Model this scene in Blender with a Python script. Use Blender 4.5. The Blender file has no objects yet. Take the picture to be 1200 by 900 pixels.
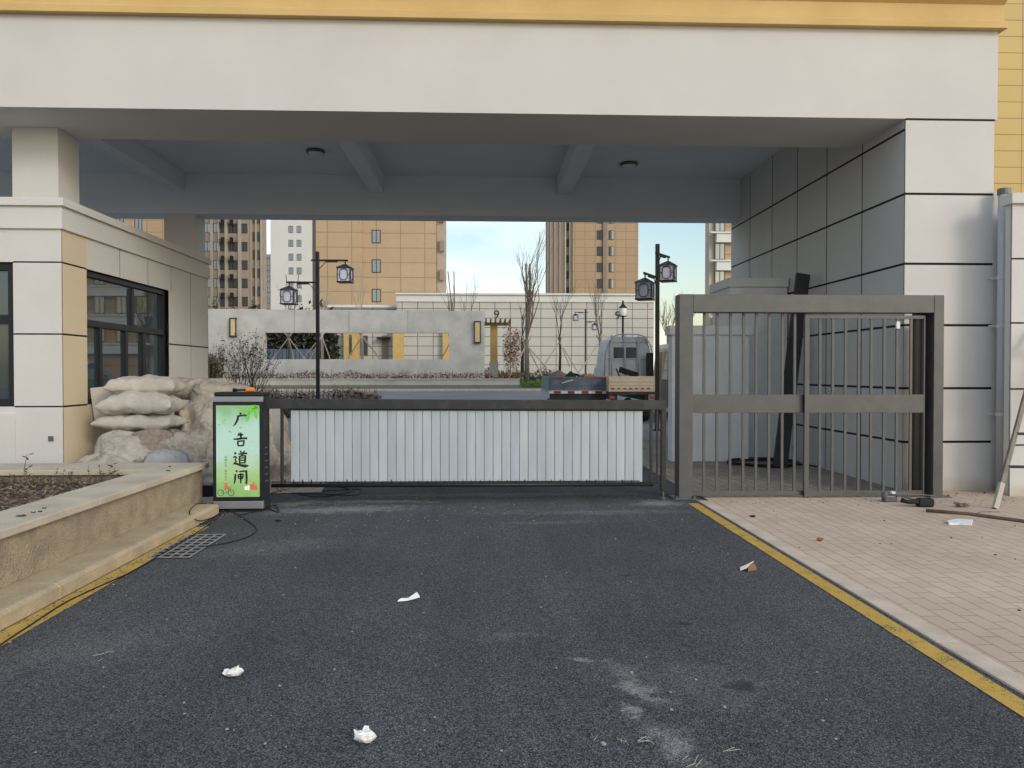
import bpy, math, random
from math import sin, cos, pi, radians, sqrt, atan, tan
from mathutils import Vector, noise, Matrix
random.seed(7)
scene = bpy.context.scene
COL = scene.collection

# ------------------------------------------------------------------ camera, sky, sun, exposure
H = 1.45
PSI = atan(35/900); TH = atan(13/900)
cd = bpy.data.cameras.new('camera'); cam = bpy.data.objects.new('camera', cd); COL.objects.link(cam)
cam.location = (0, 0, H); cam.rotation_euler = (pi/2-TH, 0, -PSI)
cd.sensor_width = 36; cd.lens = 27; cd.clip_start = .05; cd.clip_end = 3000
scene.camera = cam
SUN_EL, SUN_AZ = radians(25), radians(140)      # azimuth clockwise from +Y: behind the camera, to the right
w = bpy.data.worlds.new('World'); scene.world = w; w.use_nodes = True
nt = w.node_tree; nt.nodes.clear()
out = nt.nodes.new('ShaderNodeOutputWorld'); bg = nt.nodes.new('ShaderNodeBackground'); sky = nt.nodes.new('ShaderNodeTexSky')
sky.sky_type = 'NISHITA'; sky.sun_disc = False; sky.sun_elevation = SUN_EL; sky.sun_rotation = SUN_AZ
sky.air_density = 1.3; sky.dust_density = 1.6; sky.ozone_density = 1.2
tc = nt.nodes.new('ShaderNodeTexCoord'); nz = nt.nodes.new('ShaderNodeTexNoise'); mp = nt.nodes.new('ShaderNodeMapping')
mp.inputs['Scale'].default_value = (1, 1, 2.6); mp.inputs['Location'].default_value = (.35, .1, .2)
nz.inputs['Scale'].default_value = 2.2; nz.inputs['Detail'].default_value = 6; nz.inputs['Roughness'].default_value = .55
rp = nt.nodes.new('ShaderNodeValToRGB'); rp.color_ramp.elements[0].position = .45; rp.color_ramp.elements[1].position = .72
mx = nt.nodes.new('ShaderNodeMix'); mx.data_type = 'RGBA'; mx.inputs[7].default_value = (7.6, 7.9, 8.2, 1)
nt.links.new(tc.outputs['Generated'], mp.inputs[0]); nt.links.new(mp.outputs[0], nz.inputs[0]); nt.links.new(nz.outputs[0], rp.inputs[0])
nt.links.new(rp.outputs[0], mx.inputs[0]); nt.links.new(sky.outputs[0], mx.inputs[6]); nt.links.new(mx.outputs[2], bg.inputs[0])
bg.inputs[1].default_value = .15
nt.links.new(bg.outputs[0], out.inputs[0])
sd = bpy.data.lights.new('sun', 'SUN'); sun = bpy.data.objects.new('sun', sd); COL.objects.link(sun)
sd.energy = .70; sd.angle = radians(14); sd.color = (1, .955, .90)
dirv = Vector((sin(SUN_AZ)*cos(SUN_EL), cos(SUN_AZ)*cos(SUN_EL), sin(SUN_EL)))
sun.rotation_euler = dirv.to_track_quat('Z', 'Y').to_euler()
vs = scene.view_settings; vs.view_transform = 'Standard'; vs.look = 'None'; vs.exposure = 0.34; vs.gamma = 1; vs.use_curve_mapping = False
scene.cycles.max_bounces = 8; scene.cycles.diffuse_bounces = 5

# ------------------------------------------------------------------ measuring helpers (sight lines to the survey planes)
_F = Vector((sin(PSI)*cos(TH), cos(PSI)*cos(TH), -sin(TH))); _R = Vector((cos(PSI), -sin(PSI), 0)); _U = _R.cross(_F)
def ray(x, y): return _F + _R*((x-600)/900) + _U*((450-y)/900)
def at(x, y, Y):
    d = ray(x, y); t = Y/d.y; return Vector((d.x*t, Y, H+d.z*t))
def gr(x, y, h=0):
    d = ray(x, y); t = (h-H)/d.z; return Vector((d.x*t, d.y*t, h))
def ax(x, y, X):
    d = ray(x, y); t = X/d.x; return Vector((X, d.y*t, H+d.z*t))
def gz(y):                      # height of the terrain
    pts = [(-500, 0), (16, 0), (36, .38), (40, .55), (42, .72), (3000, .72)]
    for (a, b), (c, d) in zip(pts, pts[1:]):
        if y <= c: return b+(d-b)*(y-a)/(c-a)
    return .72

# ------------------------------------------------------------------ materials
def newmat(name):
    m = bpy.data.materials.new(name); m.use_nodes = True
    return m, m.node_tree, m.node_tree.nodes['Principled BSDF']
def N(nt, t, **k):
    n = nt.nodes.new(t)
    for a, b in k.items():
        if a in n.inputs: n.inputs[a].default_value = b
        else: setattr(n, a, b)
    return n
def rgb(c): return (c[0], c[1], c[2], 1)
def pmat(name, col, rough=.75, col2=None, scale=2.0, detail=5, lo=.35, hi=.65, bump=.0, bscale=60, metal=0, spec=.4, fine=.0, fscale=300, stretch=None):
    m, t, b = newmat(name)
    col2 = col2 or tuple(c*.86 for c in col)
    tc = N(t, 'ShaderNodeTexCoord'); src = tc.outputs['Object']
    if stretch:
        mpn = N(t, 'ShaderNodeMapping'); mpn.inputs['Scale'].default_value = stretch; t.links.new(src, mpn.inputs[0]); src2 = mpn.outputs[0]
    else: src2 = src
    n1 = N(t, 'ShaderNodeTexNoise', Scale=scale, Detail=detail, Roughness=.6); t.links.new(src2, n1.inputs[0])
    mr = N(t, 'ShaderNodeMapRange'); mr.inputs[1].default_value = lo; mr.inputs[2].default_value = hi; t.links.new(n1.outputs[0], mr.inputs[0])
    mix = N(t, 'ShaderNodeMix', data_type='RGBA'); mix.inputs[6].default_value = rgb(col); mix.inputs[7].default_value = rgb(col2)
    t.links.new(mr.outputs[0], mix.inputs[0]); co = mix.outputs[2]
    if fine:
        n2 = N(t, 'ShaderNodeTexNoise', Scale=fscale, Detail=2); t.links.new(src, n2.inputs[0])
        mr2 = N(t, 'ShaderNodeMapRange'); mr2.inputs[1].default_value = .3; mr2.inputs[2].default_value = .7
        mr2.inputs[3].default_value = 1-fine; mr2.inputs[4].default_value = 1+fine; t.links.new(n2.outputs[0], mr2.inputs[0])
        hs = N(t, 'ShaderNodeVectorMath', operation='SCALE'); t.links.new(co, hs.inputs[0]); t.links.new(mr2.outputs[0], hs.inputs['Scale']); co = hs.outputs[0]
    t.links.new(co, b.inputs['Base Color']); b.inputs['Roughness'].default_value = rough
    b.inputs['Metallic'].default_value = metal; b.inputs['Specular IOR Level'].default_value = spec
    if bump:
        n3 = N(t, 'ShaderNodeTexNoise', Scale=bscale, Detail=4); t.links.new(src2, n3.inputs[0])
        bp = N(t, 'ShaderNodeBump', Strength=bump, Distance=.02); t.links.new(n3.outputs[0], bp.inputs['Height']); t.links.new(bp.outputs[0], b.inputs['Normal'])
    return m
def gridmat(name, col, line, bw, bh, mortar=.03, offset=0, rough=.75, var=.06, bump=0, off=(0, 0), dirt=.12, swap=False):
    m, t, b = newmat(name)
    tc = N(t, 'ShaderNodeTexCoord'); mpn = N(t, 'ShaderNodeMapping'); mpn.inputs['Location'].default_value = (off[0], off[1], 0)
    if swap: mpn.inputs['Rotation'].default_value = (0, 0, pi/2)
    t.links.new(tc.outputs['UV'], mpn.inputs[0])
    br = N(t, 'ShaderNodeTexBrick', offset=offset, offset_frequency=2, squash=1)
    br.inputs['Scale'].default_value = 1; br.inputs['Mortar Size'].default_value = mortar/2; br.inputs['Mortar Smooth'].default_value = .1
    br.inputs['Brick Width'].default_value = bw; br.inputs['Row Height'].default_value = bh; br.inputs['Bias'].default_value = 0
    br.inputs['Color1'].default_value = rgb([c*(1-var) for c in col]); br.inputs['Color2'].default_value = rgb([c*(1+var) for c in col]); br.inputs['Mortar'].default_value = rgb(line)
    t.links.new(mpn.outputs[0], br.inputs['Vector'])
    n1 = N(t, 'ShaderNodeTexNoise', Scale=.9, Detail=7, Roughness=.65); t.links.new(tc.outputs['Object'], n1.inputs[0])
    mr = N(t, 'ShaderNodeMapRange'); mr.inputs[1].default_value = .3; mr.inputs[2].default_value = .7; mr.inputs[3].default_value = 1-dirt; mr.inputs[4].default_value = 1+dirt*.5
    t.links.new(n1.outputs[0], mr.inputs[0])
    hs = N(t, 'ShaderNodeVectorMath', operation='SCALE'); t.links.new(br.outputs['Color'], hs.inputs[0]); t.links.new(mr.outputs[0], hs.inputs['Scale'])
    t.links.new(hs.outputs[0], b.inputs['Base Color']); b.inputs['Roughness'].default_value = rough
    if bump:
        bp = N(t, 'ShaderNodeBump', Strength=bump, Distance=.01, invert=True); t.links.new(br.outputs['Fac'], bp.inputs['Height']); t.links.new(bp.outputs[0], b.inputs['Normal'])
    return m
M = {}
M['wall'] = pmat('wall_paint', (.595, .59, .572), .85, (.552, .548, .534), scale=.8, bump=.12, bscale=130, fine=.03, fscale=90)
M['wall_shade'] = M['wall']
M['cream'] = pmat('cream_warm_tint', (.62, .53, .37), .85, (.58, .50, .36), scale=1.2, bump=.12, bscale=130)  # warm local light on the guardhouse bay, put into the panel colour
M['joint'] = pmat('joint_black', (.012, .012, .013), .8)
M['yellow_stucco'] = pmat('yellow_stucco', (.62, .44, .19), .85, (.55, .38, .15), scale=1.0, bump=.15, bscale=140)
M['ceiling'] = pmat('ceiling_paint', (.70, .74, .78), .9, (.66, .70, .74), scale=.9, bump=.08, bscale=70)
M['frame'] = pmat('window_aluminium', (.022, .024, .027), .45, metal=.3)
M['gate'] = pmat('gate_steel_grey', (.108, .112, .114), .5, (.092, .095, .097), scale=6, metal=.35, fine=.06, fscale=180)
M['black_metal'] = pmat('black_metal', (.014, .015, .017), .45, (.02, .021, .024), scale=8, metal=.3)
M['black_part'] = pmat('black_steel_dusty', (.03, .033, .038), .5, (.06, .062, .065), scale=6, lo=.5, hi=.8, metal=.3)
M['silver'] = pmat('silver_paint', (.34, .35, .38), .4, metal=.5)
M['slat'] = pmat('slat_white', (.42, .475, .53), .42, (.365, .41, .46), scale=3, stretch=(3, 1, .4), metal=.15)
M['granite'] = pmat('sandstone_rough', (.36, .30, .21), .9, (.25, .21, .155), scale=7, detail=9, bump=.7, bscale=45, fine=.3, fscale=110)
M['cap'] = pmat('sandstone_cap', (.53, .475, .375), .85, (.41, .36, .28), scale=2.2, detail=8, bump=.25, bscale=70, fine=.14, fscale=160)
M['kerbyellow'] = pmat('kerb_stone', (.48, .39, .255), .9, (.34, .28, .195), scale=2.6, detail=9, bump=.4, bscale=50, fine=.18, fscale=130)
M['kerb'] = pmat('kerb_concrete', (.60, .50, .405), .85, (.47, .39, .315), scale=4, detail=8, bump=.2, bscale=70, fine=.1)
M['concrete'] = pmat('screen_concrete', (.52, .51, .475), .85, (.37, .365, .345), scale=.9, detail=9, lo=.38, hi=.72, bump=.1, bscale=20)
M['bark'] = pmat('bark', (.13, .10, .08), .9, (.20, .165, .14), scale=14, stretch=(1, 1, .2), bump=.5, bscale=40)
M['barkdark'] = pmat('bark_dark', (.07, .055, .045), .9)
M['pole'] = pmat('support_pole_wood', (.50, .44, .36), .85, (.36, .31, .25), scale=9)
M['leaf_brown'] = pmat('dry_leaf', (.13, .085, .055), .85, (.24, .17, .115), scale=30, lo=.3, hi=.7)
M['leaf_red'] = pmat('red_leaf', (.36, .17, .12), .8, (.5, .28, .2), scale=12)
M['leaf_dark'] = pmat('shrub_leaf', (.05, .055, .03), .8, (.10, .085, .05), scale=12)
M['leaf_green'] = pmat('evergreen_leaf', (.03, .045, .03), .8, (.06, .075, .045), scale=3)
M['soil'] = pmat('soil', (.075, .055, .045), .95, (.15, .115, .09), scale=16, detail=9, bump=1, bscale=30, fine=.3, fscale=80)
M['grass'] = pmat('grass_ground', (.10, .20, .03), .9, (.16, .27, .05), scale=5, bump=.6, bscale=60)
M['olivegrass'] = pmat('dull_grass', (.11, .12, .065), .9, (.17, .16, .10), scale=5)
M['tarp'] = pmat('woven_tarp', (.42, .385, .33), .8, (.34, .31, .27), scale=9, detail=7, bump=.35, bscale=60, fine=.08, fscale=220)
M['sack'] = pmat('sack_cloth', (.48, .45, .405), .75, (.37, .34, .30), scale=5, bump=.25, bscale=80, fine=.1, fscale=260)
M['sacktan'] = pmat('sack_tan', (.40, .36, .295), .8, (.32, .285, .235), scale=11, bump=.3, bscale=70)
def creased(m, sc=5.5, dist=.035):
    t = m.node_tree; b = t.nodes['Principled BSDF']; tc = N(t, 'ShaderNodeTexCoord')
    n = N(t, 'ShaderNodeTexNoise', Scale=2.5, Detail=3); t.links.new(tc.outputs['Object'], n.inputs[0])
    ad = N(t, 'ShaderNodeVectorMath', operation='ADD'); t.links.new(tc.outputs['Object'], ad.inputs[0]); sc_ = N(t, 'ShaderNodeVectorMath', operation='SCALE'); sc_.inputs['Scale'].default_value = .35
    t.links.new(n.outputs['Color'], sc_.inputs[0]); t.links.new(sc_.outputs[0], ad.inputs[1])
    prev = b.inputs['Normal'].links[0].from_socket if b.inputs['Normal'].links else None
    for s_, d_ in ((sc, dist), (sc*2.9, dist*.22)):
        v = N(t, 'ShaderNodeTexVoronoi', Scale=s_, feature='DISTANCE_TO_EDGE'); t.links.new(ad.outputs[0], v.inputs['Vector'])
        mr = N(t, 'ShaderNodeMapRange'); mr.inputs[2].default_value = .35; t.links.new(v.outputs['Distance'], mr.inputs[0])
        bp = N(t, 'ShaderNodeBump', Strength=1, Distance=d_*2.2, invert=True); t.links.new(mr.outputs[0], bp.inputs['Height'])
        if prev: t.links.new(prev, bp.inputs['Normal'])
        prev = bp.outputs[0]
    t.links.new(prev, b.inputs['Normal'])
creased(M['tarp'], 3.4, .011); creased(M['sacktan'], 2.8, .012)
M['sand'] = pmat('sand', (.32, .27, .21), .95, (.2, .17, .135), scale=24, detail=8, bump=.9, bscale=90, fine=.25, fscale=200)
M['tbrick'] = pmat('tower_pink', (.42, .35, .29), .85)
M['twhite'] = pmat('tower_white', (.68, .69, .66), .85, (.63, .64, .61), scale=.15)
M['tbeige'] = pmat('tower_beige', (.50, .45, .37), .85, scale=.3)
M['tgrey'] = pmat('tower_greybrown', (.27, .23, .19), .85, scale=.3)
M['tilecream'] = pmat('yellow_pier', (.60, .42, .15), .8, scale=2)
M['tan'] = gridmat('tower_tan_tile', (.42, .305, .185), (.26, .19, .125), 2.45, 1.5, .09, var=.035, dirt=.06)
M['tan2'] = gridmat('tower_tan_tile_far', (.40, .29, .18), (.27, .20, .13), 1.9, 1.5, .13, var=.04, dirt=.05)
M['nearyellow'] = gridmat('near_yellow_tile', (.56, .41, .16), (.22, .15, .06), .62, .335, .014, var=.03, dirt=.05)
M['podium'] = gridmat('podium_panels', (.50, .49, .445), (.11, .11, .11), 1.32, .80, .06, var=.02, dirt=.07, off=(.3, .15))
M['pave'] = gridmat('paving_brick', (.53, .42, .325), (.24, .18, .135), .24, .118, .006, offset=.5, rough=.85, var=.05, bump=.5, dirt=.16, swap=True)
M['white'] = pmat('white_paint', (.75, .75, .73), .6)
M['paper'] = pmat('tissue', (.8, .8, .79), .9, (.7, .7, .69), scale=20)
M['rust'] = pmat('brown_card', (.28, .13, .06), .8)
M['orange'] = pmat('orange_plastic', (.75, .26, .03), .5)
M['red'] = pmat('red_band', (.30, .04, .04), .6)
M['cable'] = pmat('cable_rubber', (.012, .012, .012), .5)
M['blue_truck'] = pmat('blue_grey_paint', (.10, .13, .17), .5, (.2, .21, .21), scale=4, lo=.5, hi=.8)
M['grey_truck'] = pmat('grey_truck_paint', (.36, .39, .43), .45, (.44, .46, .48), scale=2.5)
M['cream_truck'] = pmat('cream_truck_paint', (.50, .44, .33), .45, (.38, .34, .27), scale=3, lo=.45, hi=.8)
M['rubber'] = pmat('rubber', (.015, .015, .015), .8)
M['wood'] = pmat('ladder_wood', (.24, .21, .175), .8, (.16, .14, .115), scale=8, stretch=(4, 4, .5))
M['rustpipe'] = pmat('rusty_pipe', (.12, .09, .075), .7, (.2, .12, .08), scale=10)
M['toolgrey'] = pmat('tool_metal', (.16, .165, .17), .45, metal=.6)
M['iron'] = pmat('grate_iron', (.36, .36, .36), .55, (.25, .25, .25), scale=12, metal=.3)
M['pit'] = pmat('pit_dark', (.01, .01, .01), .9)
M['grille'] = pmat('hoarding_blue', (.13, .17, .23), .6, scale=1)
M['curtain'] = pmat('curtain', (.24, .28, .33), .9, (.15, .18, .22), scale=5, stretch=(6, 6, .2))
M['interior'] = pmat('room_dark', (.06, .06, .06), .9)
M['ring_cream'] = pmat('sconce_cream', (.62, .50, .25), .5)

def glass(name, col=(.03, .04, .05), refl=.2, rough=.02, alpha=.35):
    m, t, b = newmat(name)
    b.inputs['Base Color'].default_value = rgb(col); b.inputs['Roughness'].default_value = rough; b.inputs['Specular IOR Level'].default_value = 1
    b.inputs['IOR'].default_value = 1.9
    tr = N(t, 'ShaderNodeBsdfTransparent'); tr.inputs[0].default_value = (.45, .5, .52, 1)
    mx = N(t, 'ShaderNodeMixShader'); mx.inputs[0].default_value = 1-alpha
    t.links.new(tr.outputs[0], mx.inputs[1]); t.links.new(b.outputs[0], mx.inputs[2])
    o = [n for n in t.nodes if n.type == 'OUTPUT_MATERIAL'][0]; t.links.new(mx.outputs[0], o.inputs[0])
    return m
M['glass'] = glass('window_glass', (.04, .07, .095))
M['glassdark'] = glass('dark_glass', (.012, .014, .016), alpha=0)
M['glassfar'] = glass('far_glass', (.07, .09, .105), alpha=0)
def emis(name, col, s, base=(.5, .5, .5)):
    m, t, b = newmat(name); b.inputs['Base Color'].default_value = rgb(base); b.inputs['Emission Color'].default_value = rgb(col); b.inputs['Emission Strength'].default_value = s
    b.inputs['Roughness'].default_value = .35
    return m
M['lantern_glass'] = pmat('lantern_milk_glass', (.68, .69, .78), .35, scale=6)
M['lantern_rim'] = pmat('lantern_milk_rim', (.60, .58, .58), .35, scale=6)
M['lantern_white'] = pmat('globe_glass', (.85, .85, .82), .3)

def asphalt():
    m, t, b = newmat('asphalt')
    tc = N(t, 'ShaderNodeTexCoord'); P = tc.outputs['Object']
    vo = N(t, 'ShaderNodeTexVoronoi', Scale=185, feature='F1'); t.links.new(P, vo.inputs['Vector'])
    cr = N(t, 'ShaderNodeValToRGB'); t.links.new(vo.outputs['Color'], cr.inputs[0])
    e = cr.color_ramp.elements; e[0].position = .15; e[0].color = (.008, .008, .010, 1); e[1].position = .95; e[1].color = (.17, .173, .185, 1)
    x = e.new(.55); x.color = (.058, .060, .067, 1)
    n2 = N(t, 'ShaderNodeTexNoise', Scale=.55, Detail=8, Roughness=.62); t.links.new(P, n2.inputs[0])
    mr = N(t, 'ShaderNodeMapRange'); mr.inputs[1].default_value = .32; mr.inputs[2].default_value = .7; mr.inputs[3].default_value = .95; mr.inputs[4].default_value = 1.42
    t.links.new(n2.outputs[0], mr.inputs[0])
    sc = N(t, 'ShaderNodeVectorMath', operation='SCALE'); t.links.new(cr.outputs[0], sc.inputs[0]); t.links.new(mr.outputs[0], sc.inputs['Scale'])
    n5 = N(t, 'ShaderNodeTexNoise', Scale=1, Detail=5, Roughness=.6); mp5 = N(t, 'ShaderNodeMapping'); mp5.inputs['Scale'].default_value = (2.2, .16, 1); t.links.new(P, mp5.inputs[0]); t.links.new(mp5.outputs[0], n5.inputs[0])
    mr5 = N(t, 'ShaderNodeMapRange'); mr5.inputs[1].default_value = .35; mr5.inputs[2].default_value = .65; mr5.inputs[3].default_value = .88; mr5.inputs[4].default_value = 1.14; t.links.new(n5.outputs[0], mr5.inputs[0])
    sc5 = N(t, 'ShaderNodeVectorMath', operation='SCALE'); t.links.new(sc.outputs[0], sc5.inputs[0]); t.links.new(mr5.outputs[0], sc5.inputs['Scale'])
    col = sc5.outputs[0]
    # dusty stains with their own places and ragged outlines
    dn = N(t, 'ShaderNodeTexNoise', Scale=9, Detail=9, Roughness=.72); t.links.new(P, dn.inputs[0])
    wn = N(t, 'ShaderNodeTexNoise', Scale=3.2, Detail=7, Roughness=.7); t.links.new(P, wn.inputs[0])
    ws = N(t, 'ShaderNodeVectorMath', operation='SUBTRACT'); t.links.new(wn.outputs['Color'], ws.inputs[0]); ws.inputs[1].default_value = (.5, .5, .5)
    wm = N(t, 'ShaderNodeVectorMath', operation='MULTIPLY'); t.links.new(ws.outputs[0], wm.inputs[0]); wm.inputs[1].default_value = (.38, .5, 0)
    wa = N(t, 'ShaderNodeVectorMath', operation='ADD'); t.links.new(P, wa.inputs[0]); t.links.new(wm.outputs[0], wa.inputs[1]); PW = wa.outputs[0]
    gmr = N(t, 'ShaderNodeMapRange'); gmr.inputs[1].default_value = .15; gmr.inputs[2].default_value = .85; gmr.inputs[3].default_value = .25; gmr.inputs[4].default_value = 1; 
    gsp = N(t, 'ShaderNodeSeparateXYZ'); t.links.new(vo.outputs['Color'], gsp.inputs[0]); t.links.new(gsp.outputs[1], gmr.inputs[0])
    def blob(cx, cy, rx, ry, rot, color, amt, lo=.35, hi=.95):
        nonlocal col
        mp = N(t, 'ShaderNodeMapping'); mp.vector_type = 'TEXTURE'
        mp.inputs['Location'].default_value = (cx, cy, 0); mp.inputs['Rotation'].default_value = (0, 0, rot); mp.inputs['Scale'].default_value = (rx, ry, 1)
        t.links.new(PW, mp.inputs[0])
        ln = N(t, 'ShaderNodeVectorMath', operation='LENGTH'); t.links.new(mp.outputs[0], ln.inputs[0])
        m1 = N(t, 'ShaderNodeMapRange'); m1.inputs[1].default_value = 1; m1.inputs[2].default_value = 0; t.links.new(ln.outputs['Value'], m1.inputs[0])
        ad = N(t, 'ShaderNodeMath', operation='ADD'); t.links.new(m1.outputs[0], ad.inputs[0]); 
        mm = N(t, 'ShaderNodeMath', operation='MULTIPLY'); t.links.new(dn.outputs[0], mm.inputs[0]); mm.inputs[1].default_value = 1.9; 
        t.links.new(mm.outputs[0], ad.inputs[1])
        m2 = N(t, 'ShaderNodeMapRange', interpolation_type='SMOOTHSTEP'); m2.inputs[1].default_value = .95+lo*.6; m2.inputs[2].default_value = 1.05+hi*.9; m2.inputs[4].default_value = amt; t.links.new(ad.outputs[0], m2.inputs[0])
        m3 = N(t, 'ShaderNodeMath', operation='MINIMUM'); t.links.new(m2.outputs[0], m3.inputs[0])
        m4 = N(t, 'ShaderNodeMath', operation='MULTIPLY', use_clamp=True); t.links.new(m1.outputs[0], m4.inputs[0]); m4.inputs[1].default_value = 3; t.links.new(m4.outputs[0], m3.inputs[1])
        mx = N(t, 'ShaderNodeMix', data_type='RGBA'); m6 = N(t, 'ShaderNodeMath', operation='MULTIPLY'); t.links.new(m3.outputs[0], m6.inputs[0]); t.links.new(gmr.outputs[0], m6.inputs[1]); t.links.new(m6.outputs[0], mx.inputs[0]); t.links.new(col, mx.inputs[6]); mx.inputs[7].default_value = rgb(color); col = mx.outputs[2]
    dust = (.33, .325, .315)
    for px, py, rx, ry, rot, a in [(395, 597, 1.5, .40, .1, .95), (775, 590, .55, .38, 0, 1.0), (640, 612, .9, .16, .1, .3), (440, 588, 1.2, .22, .05, .9), (350, 590, .5, .3, .2, .9),
                                   (752, 812, .11, .26, .3, 1.0), (738, 832, .08, .15, .2, 1.0), (790, 875, .16, .34, .2, .8), (730, 790, .2, .25, .5, .5), (690, 772, .22, .05, -.3, .7), (672, 770, .14, .06, 0, .45), (600, 745, .3, .12, .2, .3),
                                   (330, 640, 1.2, .5, .3, .28), (700, 600, 2.4, .25, 0, .35), (820, 800, .5, .6, .4, .22), (100, 760, .9, .5, .5, .2), (560, 580, 3.4, .25, 0, .4)]:
        g = gr(px, py); blob(g.x, g.y, rx, ry, rot, dust, a)
    for px, py, rx, ry in [(868, 807, .085, .06), (796, 730, .09, .05), (737, 672, .12, .06)]:
        g = gr(px, py); blob(g.x, g.y, rx, ry, .2, (.012, .012, .013), .85, .2, .7)
    # sparse pale chips
    v2 = N(t, 'ShaderNodeTexVoronoi', Scale=5.5, feature='F1'); t.links.new(P, v2.inputs['Vector'])
    lt = N(t, 'ShaderNodeMath', operation='LESS_THAN'); t.links.new(v2.outputs['Distance'], lt.inputs[0]); lt.inputs[1].default_value = .028
    mx = N(t, 'ShaderNodeMix', data_type='RGBA'); t.links.new(lt.outputs[0], mx.inputs[0]); t.links.new(col, mx.inputs[6]); mx.inputs[7].default_value = (.3, .3, .29, 1); col = mx.outputs[2]
    t.links.new(col, b.inputs['Base Color']); b.inputs['Roughness'].default_value = .85; b.inputs['Specular IOR Level'].default_value = .35
    bp = N(t, 'ShaderNodeBump', Strength=.8, Distance=.006); t.links.new(vo.outputs['Distance'], bp.inputs['Height']); t.links.new(bp.outputs[0], b.inputs['Normal'])
    return m
M['asphalt'] = asphalt()
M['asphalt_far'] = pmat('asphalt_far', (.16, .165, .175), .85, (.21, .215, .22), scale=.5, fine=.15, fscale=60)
def yellowpaint():
    m, t, b = newmat('yellow_road_paint')
    tc = N(t, 'ShaderNodeTexCoord'); P = tc.outputs['Object']
    vo = N(t, 'ShaderNodeTexVoronoi', Scale=115); t.links.new(P, vo.inputs['Vector'])
    n = N(t, 'ShaderNodeTexNoise', Scale=6, Detail=8, Roughness=.7); t.links.new(P, n.inputs[0])
    n2 = N(t, 'ShaderNodeTexNoise', Scale=110, Detail=2); t.links.new(P, n2.inputs[0])
    mr = N(t, 'ShaderNodeMapRange'); mr.inputs[1].default_value = .61; mr.inputs[2].default_value = .68; mr.inputs[4].default_value = .85
    ad = N(t, 'ShaderNodeMath', operation='ADD'); t.links.new(n.outputs[0], ad.inputs[0]); t.links.new(n2.outputs[0], ad.inputs[1])
    hf = N(t, 'ShaderNodeMath', operation='MULTIPLY'); t.links.new(ad.outputs[0], hf.inputs[0]); hf.inputs[1].default_value = .56
    t.links.new(hf.outputs[0], mr.inputs[0])
    m2 = N(t, 'ShaderNodeMix', data_type='RGBA'); m2.inputs[6].default_value = (.58, .37, .06, 1); m2.inputs[7].default_value = (.42, .28, .07, 1); t.links.new(n.outputs[0], m2.inputs[0])
    mx = N(t, 'ShaderNodeMix', data_type='RGBA'); t.links.new(mr.outputs[0], mx.inputs[0]); t.links.new(m2.outputs[2], mx.inputs[6]); mx.inputs[7].default_value = (.05, .045, .035, 1)
    t.links.new(mx.outputs[2], b.inputs['Base Color']); b.inputs['Roughness'].default_value = .75
    bp = N(t, 'ShaderNodeBump', Strength=.6, Distance=.005); t.links.new(vo.outputs['Distance'], bp.inputs['Height']); t.links.new(bp.outputs[0], b.inputs['Normal'])
    return m
M['yellow'] = yellowpaint()
def wallbase():
    m = M['wall'].copy(); m.name = 'wall_paint_stained'; t = m.node_tree; b = t.nodes['Principled BSDF']
    l = b.inputs['Base Color'].links[0]; src = l.from_socket
    tc = N(t, 'ShaderNodeTexCoord'); sp = N(t, 'ShaderNodeSeparateXYZ'); t.links.new(tc.outputs['Object'], sp.inputs[0])
    n = N(t, 'ShaderNodeTexNoise', Scale=2.2, Detail=7, Roughness=.65); t.links.new(tc.outputs['Object'], n.inputs[0])
    mr = N(t, 'ShaderNodeMapRange'); mr.inputs[1].default_value = .34; mr.inputs[2].default_value = -.02; t.links.new(sp.outputs['Z'], mr.inputs[0])
    mu = N(t, 'ShaderNodeMath', operation='MULTIPLY'); t.links.new(n.outputs[0], mu.inputs[0]); t.links.new(mr.outputs[0], mu.inputs[1])
    m3 = N(t, 'ShaderNodeMapRange'); m3.inputs[1].default_value = .22; m3.inputs[2].default_value = .5; m3.inputs[4].default_value = .55; t.links.new(mu.outputs[0], m3.inputs[0])
    mx = N(t, 'ShaderNodeMix', data_type='RGBA'); t.links.new(m3.outputs[0], mx.inputs[0]); t.links.new(src, mx.inputs[6]); mx.inputs[7].default_value = (.36, .27, .18, 1)
    t.links.new(mx.outputs[2], b.inputs['Base Color'])
    return m
M['wallbase'] = wallbase()
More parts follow.
